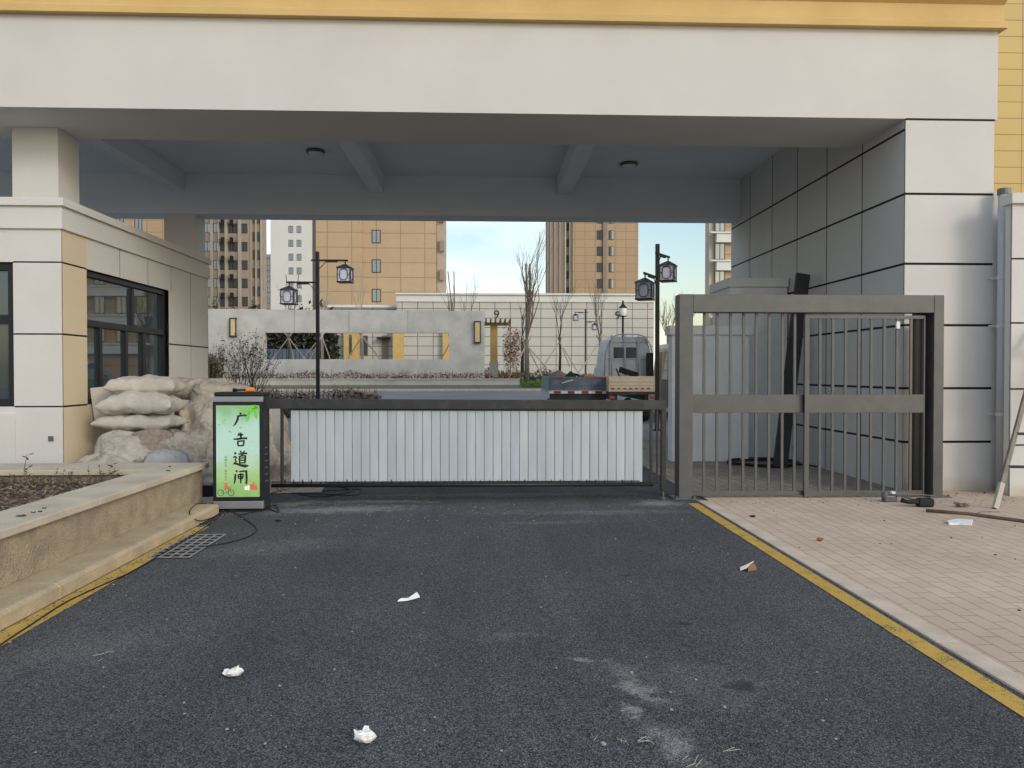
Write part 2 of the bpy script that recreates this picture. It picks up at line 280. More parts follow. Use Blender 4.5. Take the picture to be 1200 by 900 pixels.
def screenmat():
    m, t, b = newmat('display_picture')
    tc = N(t, 'ShaderNodeTexCoord'); sp = N(t, 'ShaderNodeSeparateXYZ'); t.links.new(tc.outputs['Object'], sp.inputs[0])
    n = N(t, 'ShaderNodeTexNoise', Scale=5, Detail=4); t.links.new(tc.outputs['Object'], n.inputs[0])
    mu = N(t, 'ShaderNodeMath', operation='MULTIPLY_ADD'); t.links.new(n.outputs[0], mu.inputs[0]); mu.inputs[1].default_value = .5; t.links.new(sp.outputs['Z'], mu.inputs[2])
    mr = N(t, 'ShaderNodeMapRange'); mr.inputs[1].default_value = .3; mr.inputs[2].default_value = 1.36; t.links.new(mu.outputs[0], mr.inputs[0])
    cr = N(t, 'ShaderNodeValToRGB'); e = cr.color_ramp.elements
    e[0].color = (.17, .38, .12, 1); e[0].position = 0; e[1].color = (.26, .48, .24, 1); e[1].position = 1
    for p, c in [(.2, (.33, .55, .18, 1)), (.38, (.42, .62, .31, 1)), (.52, (.50, .72, .60, 1)), (.75, (.50, .72, .64, 1)), (.9, (.38, .62, .42, 1))]:
        x = e.new(p); x.color = c
    t.links.new(mr.outputs[0], cr.inputs[0]); t.links.new(cr.outputs[0], b.inputs['Emission Color']); b.inputs['Emission Strength'].default_value = .66
    b.inputs['Base Color'].default_value = (.05, .08, .05, 1); b.inputs['Roughness'].default_value = .25
    return m
M['screen'] = screenmat()

# ------------------------------------------------------------------ mesh builder
def rootloc(p):
    v = Vector((0, 0, 0))
    while p: v += p.location; p = p.parent
    return v
class MB:
    def __init__(s): s.v = []; s.f = []; s.m = []
    def box(s, x0, x1, y0, y1, z0, z1, m=0, M4=None):
        if x0 > x1: x0, x1 = x1, x0
        if y0 > y1: y0, y1 = y1, y0
        if z0 > z1: z0, z1 = z1, z0
        b = len(s.v); P = [(x0,y0,z0),(x1,y0,z0),(x1,y1,z0),(x0,y1,z0),(x0,y0,z1),(x1,y0,z1),(x1,y1,z1),(x0,y1,z1)]
        if M4: P = [tuple(M4 @ Vector(p)) for p in P]
        s.v += P
        for f in [(0,3,2,1),(4,5,6,7),(0,1,5,4),(1,2,6,5),(2,3,7,6),(3,0,4,7)]:
            s.f.append(tuple(b+i for i in f)); s.m.append(m)
        return s
    def poly(s, pts, m=0):
        b = len(s.v); s.v += [tuple(p) for p in pts]; s.f.append(tuple(range(b, b+len(pts)))); s.m.append(m); return s
    def prism(s, pts, d, m=0):           # closed outline pts pushed along vector d
        n = len(pts); b = len(s.v); d = Vector(d)
        s.v += [tuple(p) for p in pts]+[tuple(Vector(p)+d) for p in pts]
        s.f.append(tuple(b+i for i in range(n))[::-1]); s.m.append(m); s.f.append(tuple(b+n+i for i in range(n))); s.m.append(m)
        for i in range(n):
            j = (i+1) % n; s.f.append((b+i, b+j, b+n+j, b+n+i)); s.m.append(m)
        return s
    def tube(s, pts, r, n=8, m=0, cap=True):
        pts = [Vector(p) for p in pts]
        if not hasattr(r, '__len__'): r = [r]*len(pts)
        b0 = len(s.v); up = Vector((0, 0, 1)); prev = None
        for i, p in enumerate(pts):
            d = (pts[min(i+1, len(pts)-1)]-pts[max(i-1, 0)]).normalized()
            if prev is None:
                a = d.cross(up); a = a if a.length > .05 else d.cross(Vector((1, 0, 0)))
            else: a = prev-d*prev.dot(d)
            a.normalize(); prev = a; c = d.cross(a)
            for k in range(n):
                t = 2*pi*k/n; s.v.append(tuple(p+(a*cos(t)+c*sin(t))*r[i]))
        for i in range(len(pts)-1):
            for k in range(n):
                k2 = (k+1) % n; A = b0+i*n
                s.f.append((A+k, A+k2, A+n+k2, A+n+k)); s.m.append(m)
        if cap:
            s.f.append(tuple(b0+k for k in range(n))[::-1]); s.m.append(m)
            s.f.append(tuple(b0+(len(pts)-1)*n+k for k in range(n))); s.m.append(m)
        return s
    def bar(s, p, q, w, h, m=0, up=(0, 0, 1)):
        p = Vector(p); q = Vector(q); d = (q-p).normalized(); up = Vector(up)
        a = d.cross(up)
        if a.length < .05: a = d.cross(Vector((0, 1, 0)))
        a.normalize(); c = a.cross(d)
        b = len(s.v)
        for e in (p, q):
            for i, j in ((-1,-1),(1,-1),(1,1),(-1,1)): s.v.append(tuple(e+a*(w/2*i)+c*(h/2*j)))
        for f in [(0,1,2,3),(7,6,5,4),(0,4,5,1),(1,5,6,2),(2,6,7,3),(3,7,4,0)]:
            s.f.append(tuple(b+i for i in f)); s.m.append(m)
        return s
    def lathe(s, c, prof, n=20, m=0):
        b = len(s.v)
        for r, z in prof:
            for k in range(n): s.v.append((c[0]+r*cos(2*pi*k/n), c[1]+r*sin(2*pi*k/n), c[2]+z))
        for i in range(len(prof)-1):
            for k in range(n):
                k2 = (k+1) % n; s.f.append((b+i*n+k, b+i*n+k2, b+(i+1)*n+k2, b+(i+1)*n+k)); s.m.append(m)
        return s
    def build(s, name, mat, parent=None, smooth=False, bevel=0, loc=None):
        me = bpy.data.meshes.new(name)
        o = bpy.data.objects.new(name, me); COL.objects.link(o)
        off = rootloc(parent)
        if parent: o.parent = parent
        if loc is not None: o.location = loc; off = off+Vector(loc)
        me.from_pydata([(x-off.x, y-off.y, z-off.z) for x, y, z in s.v], [], s.f)
        mats = mat if isinstance(mat, (list, tuple)) else [mat]
        for q in mats: me.materials.append(q)
        if len(mats) > 1: me.polygons.foreach_set('material_index', s.m)
        if smooth: me.polygons.foreach_set('use_smooth', [True]*len(me.polygons))
        uv = me.uv_layers.new(name='UVMap').data; V = me.vertices; L = me.loops
        for p in me.polygons:
            n = p.normal; k = max(range(3), key=lambda i: abs(n[i]))
            for li in p.loop_indices:
                c = V[L[li].vertex_index].co
                uv[li].uv = (c.y, c.z) if k == 0 else ((c.x, c.z) if k == 1 else (c.x, c.y))
        if bevel:
            bm = o.modifiers.new('bevel', 'BEVEL'); bm.width = bevel; bm.segments = 2; bm.limit_method = 'ANGLE'
        me.update()
        return o
def tag(o, label=None, cat=None, group=None, kind=None):
    if label: o['label'] = label
    if cat: o['category'] = cat
    if group: o['group'] = group
    if kind: o['kind'] = kind
    return o
def thing(name, loc, label, cat, group=None, rz=0):
    o = bpy.data.objects.new(name, None); COL.objects.link(o); o.location = loc; o.rotation_euler.z = rz; o.empty_display_size = .2
    return tag(o, label, cat, group)
def kids(o): return [c for c in bpy.data.objects if c.parent == o]
def copy_tree(o, parent=None):
    c = o.copy(); COL.objects.link(c)
    if parent: c.parent = parent
    for ch in kids(o): copy_tree(ch, c)
    return c
def struct(name, mb, mat, **k): return tag(mb.build(name, mat, **k), kind='structure')

# ------------------------------------------------------------------ ground
ys = [-60, 16, 26, 36, 38, 40, 42, 90, 1500]
g = MB()
for a, b in zip(ys, ys[1:]):
    g.poly([(-900, a, gz(a)-.012), (900, a, gz(a)-.012), (900, b, gz(b)-.012), (-900, b, gz(b)-.012)])
struct('ground', g, pmat('ground_earth', (.17, .16, .14), .95, (.22, .20, .17), scale=.4, bump=.3, bscale=10))
RX = 2.43     # right edge of the carriageway
r = MB(); r.poly([(-9, -12, 0), (RX, -12, 0), (RX, 9.0, 0), (-9, 9.0, 0)]); r.poly([(-9, 9.0, 0), (9, 9.0, 0), (9, 16, 0), (-9, 16, 0)])
struct('road', r, M['asphalt'])
r = MB()
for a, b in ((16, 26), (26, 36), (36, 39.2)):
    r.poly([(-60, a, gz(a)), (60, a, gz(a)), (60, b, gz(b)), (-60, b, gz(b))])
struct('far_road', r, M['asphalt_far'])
r = MB(); r.poly([(2.265, -3, .004), (2.385, -3, .004), (2.395, 8.42, .004), (2.28, 8.42, .004)])
struct('yellow_road_line', r, M['yellow'])
r = MB(); r.poly([(-2.69, -3, .004), (-2.50, -3, .004), (-2.565, 7.3, .004), (-2.69, 7.3, .004)])
struct('yellow_road_line', r, M['yellow'])
# right pavement: flush kerb stone, then brick paving; continues into the passage
k = MB()
y = -3.0
while y < 8.55:
    k.box(2.43, 2.56, y+.003, min(y+.995, 8.55), -.1, .012); y += 1.0
struct('kerb', k, M['kerb'], bevel=.004)
p = MB(); p.poly([(2.563, -12, .006), (14, -12, .006), (14, 9.25, .006), (2.563, 9.25, .006)])
struct('pavement', p, M['pave'])
p = MB(); p.poly([(2.5, 9.25, .006), (5.6, 9.25, .006), (5.6, 15.9, .006), (2.5, 15.9, .006)])
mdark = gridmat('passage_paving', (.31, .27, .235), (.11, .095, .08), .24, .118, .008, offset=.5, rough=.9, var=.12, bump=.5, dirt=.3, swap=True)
struct('passage_pavement', p, mdark)
# far side: path, verge, raised bed behind the low wall
p = MB(); p.box(-60, 60, 39.2, 40.6, .3, gz(40)+.06); struct('far_path', p, M['kerb'])
p = MB(); p.poly([(-60, 40.6, .60), (60, 40.6, .60), (60, 42.2, .78), (-60, 42.2, .78)]); struct('verge', p, M['olivegrass'])

# ------------------------------------------------------------------ panelled walls
def panels(mb, axis, plane, sign, us, vs_, gap=.016, th=.02, mats=None, back=True, skipu=()):
    """cladding panels between the cut positions, standing th proud of a dark backing; axis 'x': wall faces +-X, u = y ; axis 'y': u = x"""
    def B(u0, u1, v0, v1, t0, t1, m):
        if axis == 'x': mb.box(plane+sign*t0, plane+sign*t1, u0, u1, v0, v1, m)
        else: mb.box(u0, u1, plane+sign*t0, plane+sign*t1, v0, v1, m)
    for i, (u0, u1) in enumerate(zip(us, us[1:])):
        for j, (v0, v1) in enumerate(zip(vs_, vs_[1:])):
            m = mats(i, j) if mats else 0
            if m is None: continue
            a = gap/2 if i > 0 else 0; b = gap/2 if i < len(us)-2 else 0
            c = gap/2 if j > 0 else 0; d = gap/2 if j < len(vs_)-2 else 0
            B(u0+a, u1-b, v0+c, v1-d, 0, th, m)
    if back: B(us[0], us[-1], vs_[0], vs_[-1], -.004, 0.006, 1)

YF = 9.2; XR = 5.155; ZB = 4.545; YB = 10.42; ZC = 5.32; YR0, YR1 = 15.2, 15.76
gh = thing('entrance_gateway', (0, YF, 0), 'large white portal building with yellow roof cornice spanning the driveway', 'building')
b = MB(); b.box(-11, 6.30, YF, YB, ZB, 5.62); b.build('front_beam', M['wall'], gh)
b = MB()
prof = [(YF-.002, 5.622), (YF-.09, 5.622), (YF-.09, 5.70), (YF-.02, 5.74), (YF-.02, 5.93), (YF-.08, 5.97), (YF-.08, 6.06), (YF+.0, 6.10), (YF+.0, 6.6), (YF+.9, 6.6), (YF+.9, 5.622)]
b.prism([(-11, y, z) for y, z in prof], (17.36, 0, 0)); b.build('cornice', M['yellow_stucco'], gh)
b = MB(); b.box(-11, XR+.9, YB, YR0, ZC, ZC+.2); b.box(-11, XR+.9, YB, YR1, 5.7, 5.85); b.build('ceiling', M['ceiling'], gh)
b = MB(); b.box(-11, XR+.9, YR0, YR1, ZB, 5.69); b.build('rear_beam', M['ceiling'], gh)
for X in (-5.9, -2.06, 1.62):
    b = MB(); b.box(X-.14, X+.14, YB, YR0, 4.98, ZC); b.build('cross_beam', M['ceiling'], gh, bevel=.006)
# right pillar front (cladding with wide black joints) and passage wall
zr = [0, .604, 1.262, 2.034, 2.783, 3.634]
b = MB(); panels(b, 'y', YF+.02, -1, [XR, 6.26], zr+[ZB-.02], gap=.03, th=.02); b.build('pillar_front', [M['wallbase'], M['joint']], gh)
b = MB(); b.box(6.262, 6.42, YF+.004, YF+.05, 0, 3.66); b.build('pillar_edge_strip', M['wallbase'], gh)
ycuts = [YF, 10.27, 11.34, 12.42, 13.51, 14.64, 15.76]
b = MB(); panels(b, 'x', XR+.01, -1, [YF+.02]+ycuts[1:], zr+[4.42, ZC], gap=.03, th=.01); b.build('passage_wall', [M['wall'], M['joint']], gh)
b = MB(); b.box(XR+.0145, 6.26, YF+.027, 15.76, 0, ZB); b.build('pillar_core', M['wall'], gh)
b = MB(); b.box(XR+.0, 6.262, YF-.0025, YF+.01, ZB-.016, ZB+.006); b.build('joint_strip', M['joint'], gh)
# columns standing through the guardhouse roof
c0 = at(14, 200, 9.95); c1 = at(68, 200, 9.95); cy = ax(93, 200, c1.x).y
b = MB(); b.box(c0.x, c1.x, 9.95, min(cy, 10.6), 3.2, ZB); b.build('column', M['wall'], gh, bevel=.006)
c0 = at(192, 270, YR0+.01); c1 = at(229, 270, YR0+.01); 
b = MB(); b.box(c0.x, c1.x, YR0+.01, YR1-.02, 0, ZB+.1); b.build('column', M['wall'], gh, bevel=.006)
for px, py in ((370, 176), (737, 191)):
    q = gr(px, py, ZC)
    cl = thing('ceiling_light', (q.x, q.y, ZC), 'round flush ceiling light with black rim, %s' % ('left one under the portal ceiling' if px < 500 else 'right one under the portal ceiling'), 'light', 'ceiling lights of the portal')
    b = MB(); b.lathe((q.x, q.y, ZC), [(.0, 0), (.155, 0), (.165, -.03), (.15, -.055), (.135, -.055)], 24); b.build('rim', M['toolgrey'], cl, smooth=True)
    b = MB(); b.lathe((q.x, q.y, ZC), [(.134, -.05), (.10, -.075), (.0, -.085)], 24); b.build('diffuser', M['ceiling'], cl, smooth=True)

# ------------------------------------------------------------------ guardhouse
GX, GY = -4.94, 9.22; GY1 = 14.0
gd = thing('guardhouse', (GX-2, GY+1, 0), 'single storey pale guardhouse with dark framed windows and stepped cornice', 'guardhouse')
zl = [0, 1.055, 1.905, 2.745]
sc = [GY, 9.78] ; 
for x in (139, 172, 199, 222): sc.append(ax(x, 340, GX).y)
sc.append(GY1)
# side wall: first bay tinted cream for warm local light, window hole between 9.78 and the pier after it
WY0, WY1 = 9.80, ax(196, 380, GX).y
b = MB()
# lower levels
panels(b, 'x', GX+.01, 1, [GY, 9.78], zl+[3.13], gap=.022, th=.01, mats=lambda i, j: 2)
panels(b, 'x', GX+.01, 1, [9.78]+sc[2:], [zl[3], 3.13], gap=.022, th=.01, mats=lambda i, j: 0)
p1 = ax(222, 340, GX).y
panels(b, 'x', GX+.01, 1, [WY1+.02, p1, GY1], zl, gap=.022, th=.01, mats=lambda i, j: 0)
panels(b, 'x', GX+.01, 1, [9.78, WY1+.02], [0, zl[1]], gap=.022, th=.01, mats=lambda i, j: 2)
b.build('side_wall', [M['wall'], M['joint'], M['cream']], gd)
b = MB(); FX0 = -7.6; fx1 = -5.47
panels(b, 'y', GY, -1, [fx1, GX+.021], zl+[3.13], gap=.018, mats=lambda i, j: 0)
panels(b, 'y', GY, -1, [-11, FX0], zl+[3.13], gap=.018, mats=lambda i, j: 0)
panels(b, 'y', GY, -1, [FX0, fx1], [zl[3], 3.13], gap=.018)
panels(b, 'y', GY, -1, [FX0, fx1], [0, zl[1]], gap=.018)
b.box(FX0+.1, fx1+.015, GY-.055, GY-.021, .0, .97, 0)
b.build('front_wall', [M['wall'], M['joint']], gd)
# cornice ring
b = MB()
for (pr, z0, z1) in ((.032, 3.13, 3.165), (.018, 3.165, 3.395), (.055, 3.395, 3.49)):
    b.box(-11, GX+.02+pr, GY-.02-pr, GY1+pr, z0, z1)
b.build('cornice', M['wall'], gd, bevel=.004)
b = MB(); b.box(-11, GX-.005, 13.98, 14.0, 0, 3.12); b.box(-11, GX-.3, GY1-.3, GY1-.02, 0, 3.1); b.build('rear_wall', M['wall'], gd)
b = MB(); b.box(-11, GX-.2, GY+.2, GY1-.31, .001, .03); b.box(-10.9, -10.8, GY+.1, GY1-.3, 0, 3.1); b.build('interior', M['interior'], gd)
def win_frame(bm, axis, plane, sgn, u0, u1, v0, v1, hs, vmull, w=.06, d=.08):
    def B(a, b_, c, e, t0=0, t1=1):
        if axis == 'x': bm.box(plane-sgn*d*t1, plane-sgn*d*t0, a, b_, c, e)
        else: bm.box(a, b_, plane-sgn*d*t1, plane-sgn*d*t0, c, e)
    B(u0, u0+w, v0, v1); B(u1-w, u1, v0, v1); B(u0+w, u1-w, v1-w, v1); B(u0+w, u1-w, v0, v0+w)
    for z in hs: B(u0+w, u1-w, z-w*.6, z+w*.6)
    for (u, a, e) in vmull: B(u-w*.45, u+w*.45, a+w*.6, e-w*.6, .05, .95)
# side window: transom at 2.1; upper light split in 2, lower in 4 sliding panes
b = MB(); zt = at(101, 365, 9.78); ztr = 2.08
um = ax(159, 330, GX).y; l1 = ax(122, 410, GX).y; l2 = ax(152, 410, GX).y; l3 = ax(172, 410, GX).y
win_frame(b, 'x', GX-.03, 1, WY0-.015, WY1+.015, zl[1]+.0, zl[3]-.006, [ztr], [(um, ztr, zl[3]-.05), (l1, zl[1], ztr), (l2, zl[1], ztr), (l3, zl[1], ztr)], w=.07)
wf = b.build('window_frame', M['frame'], gd, bevel=.003)
b = MB(); b.box(GX-.085, GX-.075, WY0+.04, WY1-.04, zl[1]+.05, zl[3]-.05); b.build('window_glass', M['glass'], wf)
b = MB()
win_frame(b, 'y', GY+.03, -1, FX0, fx1, zl[1], zl[3], [2.08], [(-6.2, zl[1], 2.08), (-6.9, zl[1], 2.08)], w=.09)
wf = b.build('window_frame', M['frame'], gd, bevel=.003)
b = MB(); b.box(FX0+.04, fx1-.04, GY+.075, GY+.085, zl[1]+.05, zl[3]-.05); b.build('window_glass', M['glass'], wf)
b = MB()
for i in range(34):
    x = FX0+.1+i*.06; b.box(x, x+.055, GY+.30+.02*sin(i*1.3), GY+.325+.02*sin(i*1.3), .9, 2.05)
b.build('curtain', M['curtain'], gd)
q = at(60, 514, GY-.02); b = MB(); b.box(q.x-.03, q.x+.03, GY-.032, GY-.021, q.z-.03, q.z+.03); b.build('wall_socket', M['toolgrey'], gd, bevel=.003)

# ------------------------------------------------------------------ right boundary: capped wall, downpipe, piers in the passage
bw = thing('boundary_wall', (6.4, 8.9, 0), 'capped white boundary wall with black joints beyond the downpipe at right edge', 'wall')
x0 = at(1186, 300, 8.75).x
b = MB(); panels(b, 'y', 8.77, -1, [x0, 11], [0, .604, 1.262, 2.034, 2.783, 3.42], gap=.02, th=.02); b.box(x0+.002, 11, 8.775, 8.87, 0, 3.42, 0); b.box(x0+.35, 11, 8.871, 9.3, 0, 3.42, 0); b.build('wall_face', [M['wallbase'], M['joint']], bw)
b = MB(); b.box(x0-.04, 11, 8.70, 8.90, 3.421, 3.54); b.build('coping', M['wall'], bw, bevel=.005)
dp = thing('downpipe', (6.33, 9.1, 0), 'round grey white plastic downpipe beside the white pillar', 'drainpipe')
xp = at(1176, 300, 9.06).x
b = MB(); b.tube([(xp, 9.06, .02), (xp, 9.06, 3.66)], .065, 16); b.build('pipe', pmat('pvc', (.50, .51, .56), .5), dp, smooth=True)
for z in (.95, 2.02, 2.6):
    b = MB(); b.tube([(xp, 9.06, z-.02), (xp, 9.06, z+.02)], .071, 16); b.box(xp-.12, xp+.12, 9.13, 9.15, z-.012, z+.012); b.build('bracket', M['wall'], dp)
b = MB(); b.tube([(xp, 9.06, 3.60), (xp, 9.06, 3.67)], .074, 14); b.build('pipe_cap', M['toolgrey'], dp)

def pier(x0, x1, y0, y1, z, label, ov=.045):
    t = thing('wall_pier', ((x0+x1)/2, y0, 0), label, 'wall pier')
    b = MB(); b.box(x0, x1, y0, y1, 0, z-.15); b.build('pier_body', M['white'], t, bevel=.005)
    b = MB(); b.box(x0-ov, x1+(ov if x1 < 5 else 0), y0-ov, y1+ov, z-.15, z); b.build('coping', M['white'], t, bevel=.005)
pier(3.09, 4.36, 12.40, 12.66, 2.22, 'low white capped wall stub in the passage behind the grey gate')
pier(4.16, 5.13, 12.74, 13.75, 3.04, 'tall white capped pier against the passage wall behind the gate')
t = MB(); A = gr(914, 549); B = ax(941, 322, 4.72)
B = at(941, 321, 11.75)
d = Vector(B)-Vector(A)
t.bar(A+Vector((0, 0, .02)), B, .21, .06, up=(0, 1, 0)); tag(t.build('plank', pmat('plank_black', (.02, .02, .023), .6, (.035, .035, .04), scale=5), loc=A, bevel=.004), 'long black plank leaning upright in the passage beside the tall white pier', 'plank')
t = MB(); xs = at(1070, 400, 9.1).x; t.box(at(1070, 400, 9.05).x, at(1081, 400, 9.05).x, 9.05, 9.12, 0, 2.05)  # upright box added to carry a cream tone beside the pillar edge
tag(t.build('streak', M['cream'], loc=(xs, 9.1, 0)), 'narrow cream board added as an upright box against the white pillar behind the gate', 'streak')
q = gr(905, 549); t = MB()
for kx in range(3):
    pts = []
    for i in range(41):
        a = i/40*2*pi; rr = .50+.02*kx+.03*sin(3*a+kx); pts.append((q.x+rr*cos(a)*1.0, q.y+.45+rr*sin(a)*.9, .02+.018*kx+.01*sin(2*a)))
    t.tube(pts, .011, 6)
t.tube([(q.x+.5, q.y+.45, .02), (q.x+1.0, q.y-.3, .015), (q.x+.9, q.y-1.2, .015)], .011, 6)
tag(t.build('hose', M['cable'], smooth=True, loc=q), 'coil of black hose lying on the passage floor behind the gate', 'hose')

# ------------------------------------------------------------------ pedestrian gate
YG = 8.72
gt = thing('sliding_gate', (3.7, YG, 0), 'grey steel pedestrian gate frame with two barred panels', 'gate')
zt = at(803, 345, YG).z; zb = at(803, 366, YG).z; xL0, xL1 = at(795, 450, YG).x, at(811, 450, YG).x; xR0, xR1 = at(1092, 450, YG).x, at(1103.5, 450, YG).x
b = MB(); b.box(xL0, xL1, YG-.04, YG+.16, .012, zt); b.build('post', M['gate'], gt, bevel=.004)
b = MB(); b.box(xR0, xR1, YG-.04, YG+.16, .012, zt); b.build('post', M['gate'], gt, bevel=.004)
b = MB(); b.box(xL1+.002, xR0-.002, YG-.038, YG+.15, zb, zt-.001); b.build('top_rail', M['gate'], gt, bevel=.004)
xi = at(1078, 450, YG).x
b = MB(); b.box(xi-.02, xi+.045, YG+.09, YG+.14, .05, zb); b.box(xi+.05, xR0-.01, YG+.1, YG+.14, .05, zb, 0); b.build('guide_channel', M['black_metal'], gt)
for X in (xL0, xR0):
    b = MB(); b.box(X-.06, X+.20, YG-.08, YG+.2, .006, .018)
    for ix in (-.04, .16):
        for iy in (-.06, ): b.lathe((X+ix+.01, YG+iy, .018), [(.016, 0), (.016, .022), (0, .022)], 8)
    b.build('base_plate', M['toolgrey'], gt)
z1, z2 = at(875, 484, YG).z, at(875, 462.5, YG).z
def leaf(xa, xb, yy, nb, name, fr, top):
    pn = thing(name, (0, 0, 0), None, None); pn.parent = gt; pn.location = (0, 0, 0)
    b = MB(); b.box(xa, xb, yy-.02, yy+.02, z1, z2); b.build('mid_rail', M['gate'], pn, bevel=.003)
    b = MB(); b.box(xa, xb, yy-.016, yy+.016, .03, .085); b.build('bottom_rail', M['gate'], pn, bevel=.003)
    b = MB(); b.box(xa, xa+fr, yy-.022, yy+.022, .02, top); b.build('stile', M['gate'], pn, bevel=.003)
    if fr > .03:
        b = MB(); b.box(xb-.016, xb, yy-.022, yy+.022, .02, top); b.build('stile', M['gate'], pn, bevel=.003)
        b = MB(); b.box(xa+fr, xb-.016, yy-.018, yy+.018, top-.04, top); b.build('upper_rail', M['gate'], pn, bevel=.003)
    for px_ in nb:
        x = at(px_, 450, yy).x
        b = MB(); b.box(x-.014, x+.014, yy-.012, yy+.012, .085, z1-.001); b.box(x-.014, x+.014, yy-.012, yy+.012, z2+.001, (top-.04 if fr > .03 else zb)); b.build('bar', M['gate'], pn)
    return pn
leaf(xL1+.002, at(943, 450, YG).x, YG+.05, (825, 840, 855.7, 871, 886, 901, 916.6, 931), 'fixed_panel', .012, zb)
leaf(at(943, 450, YG-.02).x, at(1084, 450, YG-.02).x, YG-.02+.02, (960.6, 975.6, 990.5, 1006, 1020.6, 1035.8, 1050.8, 1067), 'sliding_panel', .055, zb-.03)
b = MB(); q = at(1052, 381, YG-.03); b.box(q.x-.02, q.x+.02, YG-.045, YG-.02, q.z-.04, q.z+.04); b.build('latch_tag', M['white'], gt)

# ------------------------------------------------------------------ planter at left
pl = thing('planter', (-3.1, 4, 0), 'long sandstone planter wall with pale coping and stone kerb at left', 'planter')
XK, XW = -2.70, -2.99; YE = 8.32
b = MB(); b.box(XW-.30, XW, -3, YE, 0, .43); b.box(-12, XW-.31, 7.83, YE, 0, .43); b.build('planter_wall', M['granite'], pl)
b = MB()
ycs = [-3, -1.2, .6, 2.4, 4.2, 6.0, 7.75]
for a, c in zip(ycs, ycs[1:]): b.box(-3.36, -2.935, a+.002, c-.002, .431, .487)
b.box(-3.36, -2.935, 7.752, YE+.05, .431, .487)
for a in (-3.36, -5.2, -7.0, -9): b.box(a-1.8+.004, a-.003, 7.78, YE+.05, .431, .487)
b.build('coping', M['cap'], pl, bevel=.008)
b = MB()
for a in [i*1.0-3 for i in range(11)]:
    e = min(a+1, 7.98)
    b.prism([(XW+.001, a+.002, 0), (XK, a+.002, 0), (XK, a+.002, .085), (XK-.03, a+.002, .105), (XW+.001, a+.002, .11)], (0, e-a-.004, 0))
b.build('kerb_step', M['kerbyellow'], pl, bevel=.006)
b = MB(); nx, ny = 70, 90
for j in range(ny+1):
    for i in range(nx+1):
        x = -9.5+(6.17)*i/nx; y = -2.9+(10.65)*j/ny
        b.v.append((x, y, .36+.03*noise.noise(Vector((x*3, y*3, 0)))+.012*noise.noise(Vector((x*14, y*14, 3)))))
for j in range(ny):
    for i in range(nx):
        a = j*(nx+1)+i; b.f.append((a, a+1, a+nx+2, a+nx+1)); b.m.append(0)
so = b.build('planter_soil', M['soil'], smooth=True); tag(so, kind='structure')
b = MB()
for i in range(9000):
    x = random.uniform(-5.9, -3.37); y = random.uniform(4.0, 7.76) if random.random() < .9 else random.uniform(3, 4); z = .375+random.random()*.045
    s_ = random.uniform(.010, .026); a = random.random()*6.28; u = Vector((cos(a), sin(a), random.uniform(-.5, .5)))*s_; v = Vector((-sin(a), cos(a), random.uniform(-.5, .5)))*s_*.6; c = Vector((x, y, z))
    b.poly([c-u, c+v, c+u, c-v], 0 if random.random() < .75 else 1)
tag(b.build('leaf_litter', [M['leaf_brown'], pmat('pale_litter', (.30, .24, .18), .9)]), 'dry brown leaf litter and twigs covering the planter soil', 'leaf litter', kind='stuff')
b = MB()
for i in range(230):
    x = random.uniform(-6.0, -3.45); y = random.uniform(7.2, 7.72); h = random.uniform(.05, .14)*(1.5 if random.random() < .1 else 1)
    lean = Vector((random.uniform(-.04, .04), random.uniform(-.04, .04), h)); p0 = Vector((x, y, .36))
    b.tube([p0, p0+lean], [.0025, .0015], 4)
    for j in range(random.randint(2, 5)):
        c = p0+lean*random.uniform(.5, 1.05); a = random.random()*6.28; l = random.uniform(.015, .035); u = Vector((cos(a), sin(a), random.uniform(-.2, .9)))*l; v = Vector((-sin(a), cos(a), .2))*l*.3
        b.poly([c, c+u*.5+v, c+u, c+u*.5-v], 0)
tag(b.build('seedlings', M['leaf_dark']), 'low withered seedlings growing along the back of the planter', 'seedlings', kind='stuff')
for i, (px, py, hh, lb) in enumerate([(32, 545, .30, 'taller withered weed sprouting in the planter below the guardhouse window'), (131, 546, .20, 'withered weed with spread leaves in the planter in front of the tarp')]):
    g0 = gr(px, py+6, .37); g0.y = 7.6; g0 = at(px, 551, 7.6); g0.z = .37
    t = thing('weed', g0, lb, 'weed')
    b = MB(); b.tube([g0, g0+Vector((-.03, 0, hh*.5)), g0+Vector((.0, 0, hh))], [.005, .004, .002], 5); b.build('stem', M['leaf_brown'], t)
    b = MB()
    for j in range(9):
        c = g0+Vector((0, 0, hh*(.3+.08*j))); a = j*2.4; l = .07; u = Vector((cos(a), sin(a)*.6, .35))*l; v = Vector((-sin(a), cos(a), .3))*.014; b.poly([c, c+u*.5+v, c+u, c+u*.5-v])
    b.build('leaves', M['leaf_dark'], t)
for i, (px, py) in enumerate([(25, 605), (39, 601), (52, 596), (47, 600), (199, 547), (197, 552)]):
    g0 = gr(px, py, .488); b = MB(); l = random.uniform(.012, .022)
    if i == 0: l = .035
    a0 = random.random(); pts = [(g0.x+l*cos(a+a0)*(1+.3*sin(3*a)), g0.y+l*.45*sin(a+a0), .490+.006*sin(a*2)) for a in [k*pi/4 for k in range(8)]]
    b.prism(pts, (0, 0, .004)); tag(b.build('dead_leaf', M['leaf_dark'], loc=g0), 'small dark dead leaf lying on the pale planter coping', 'dead leaf', 'dead leaves on the planter coping')

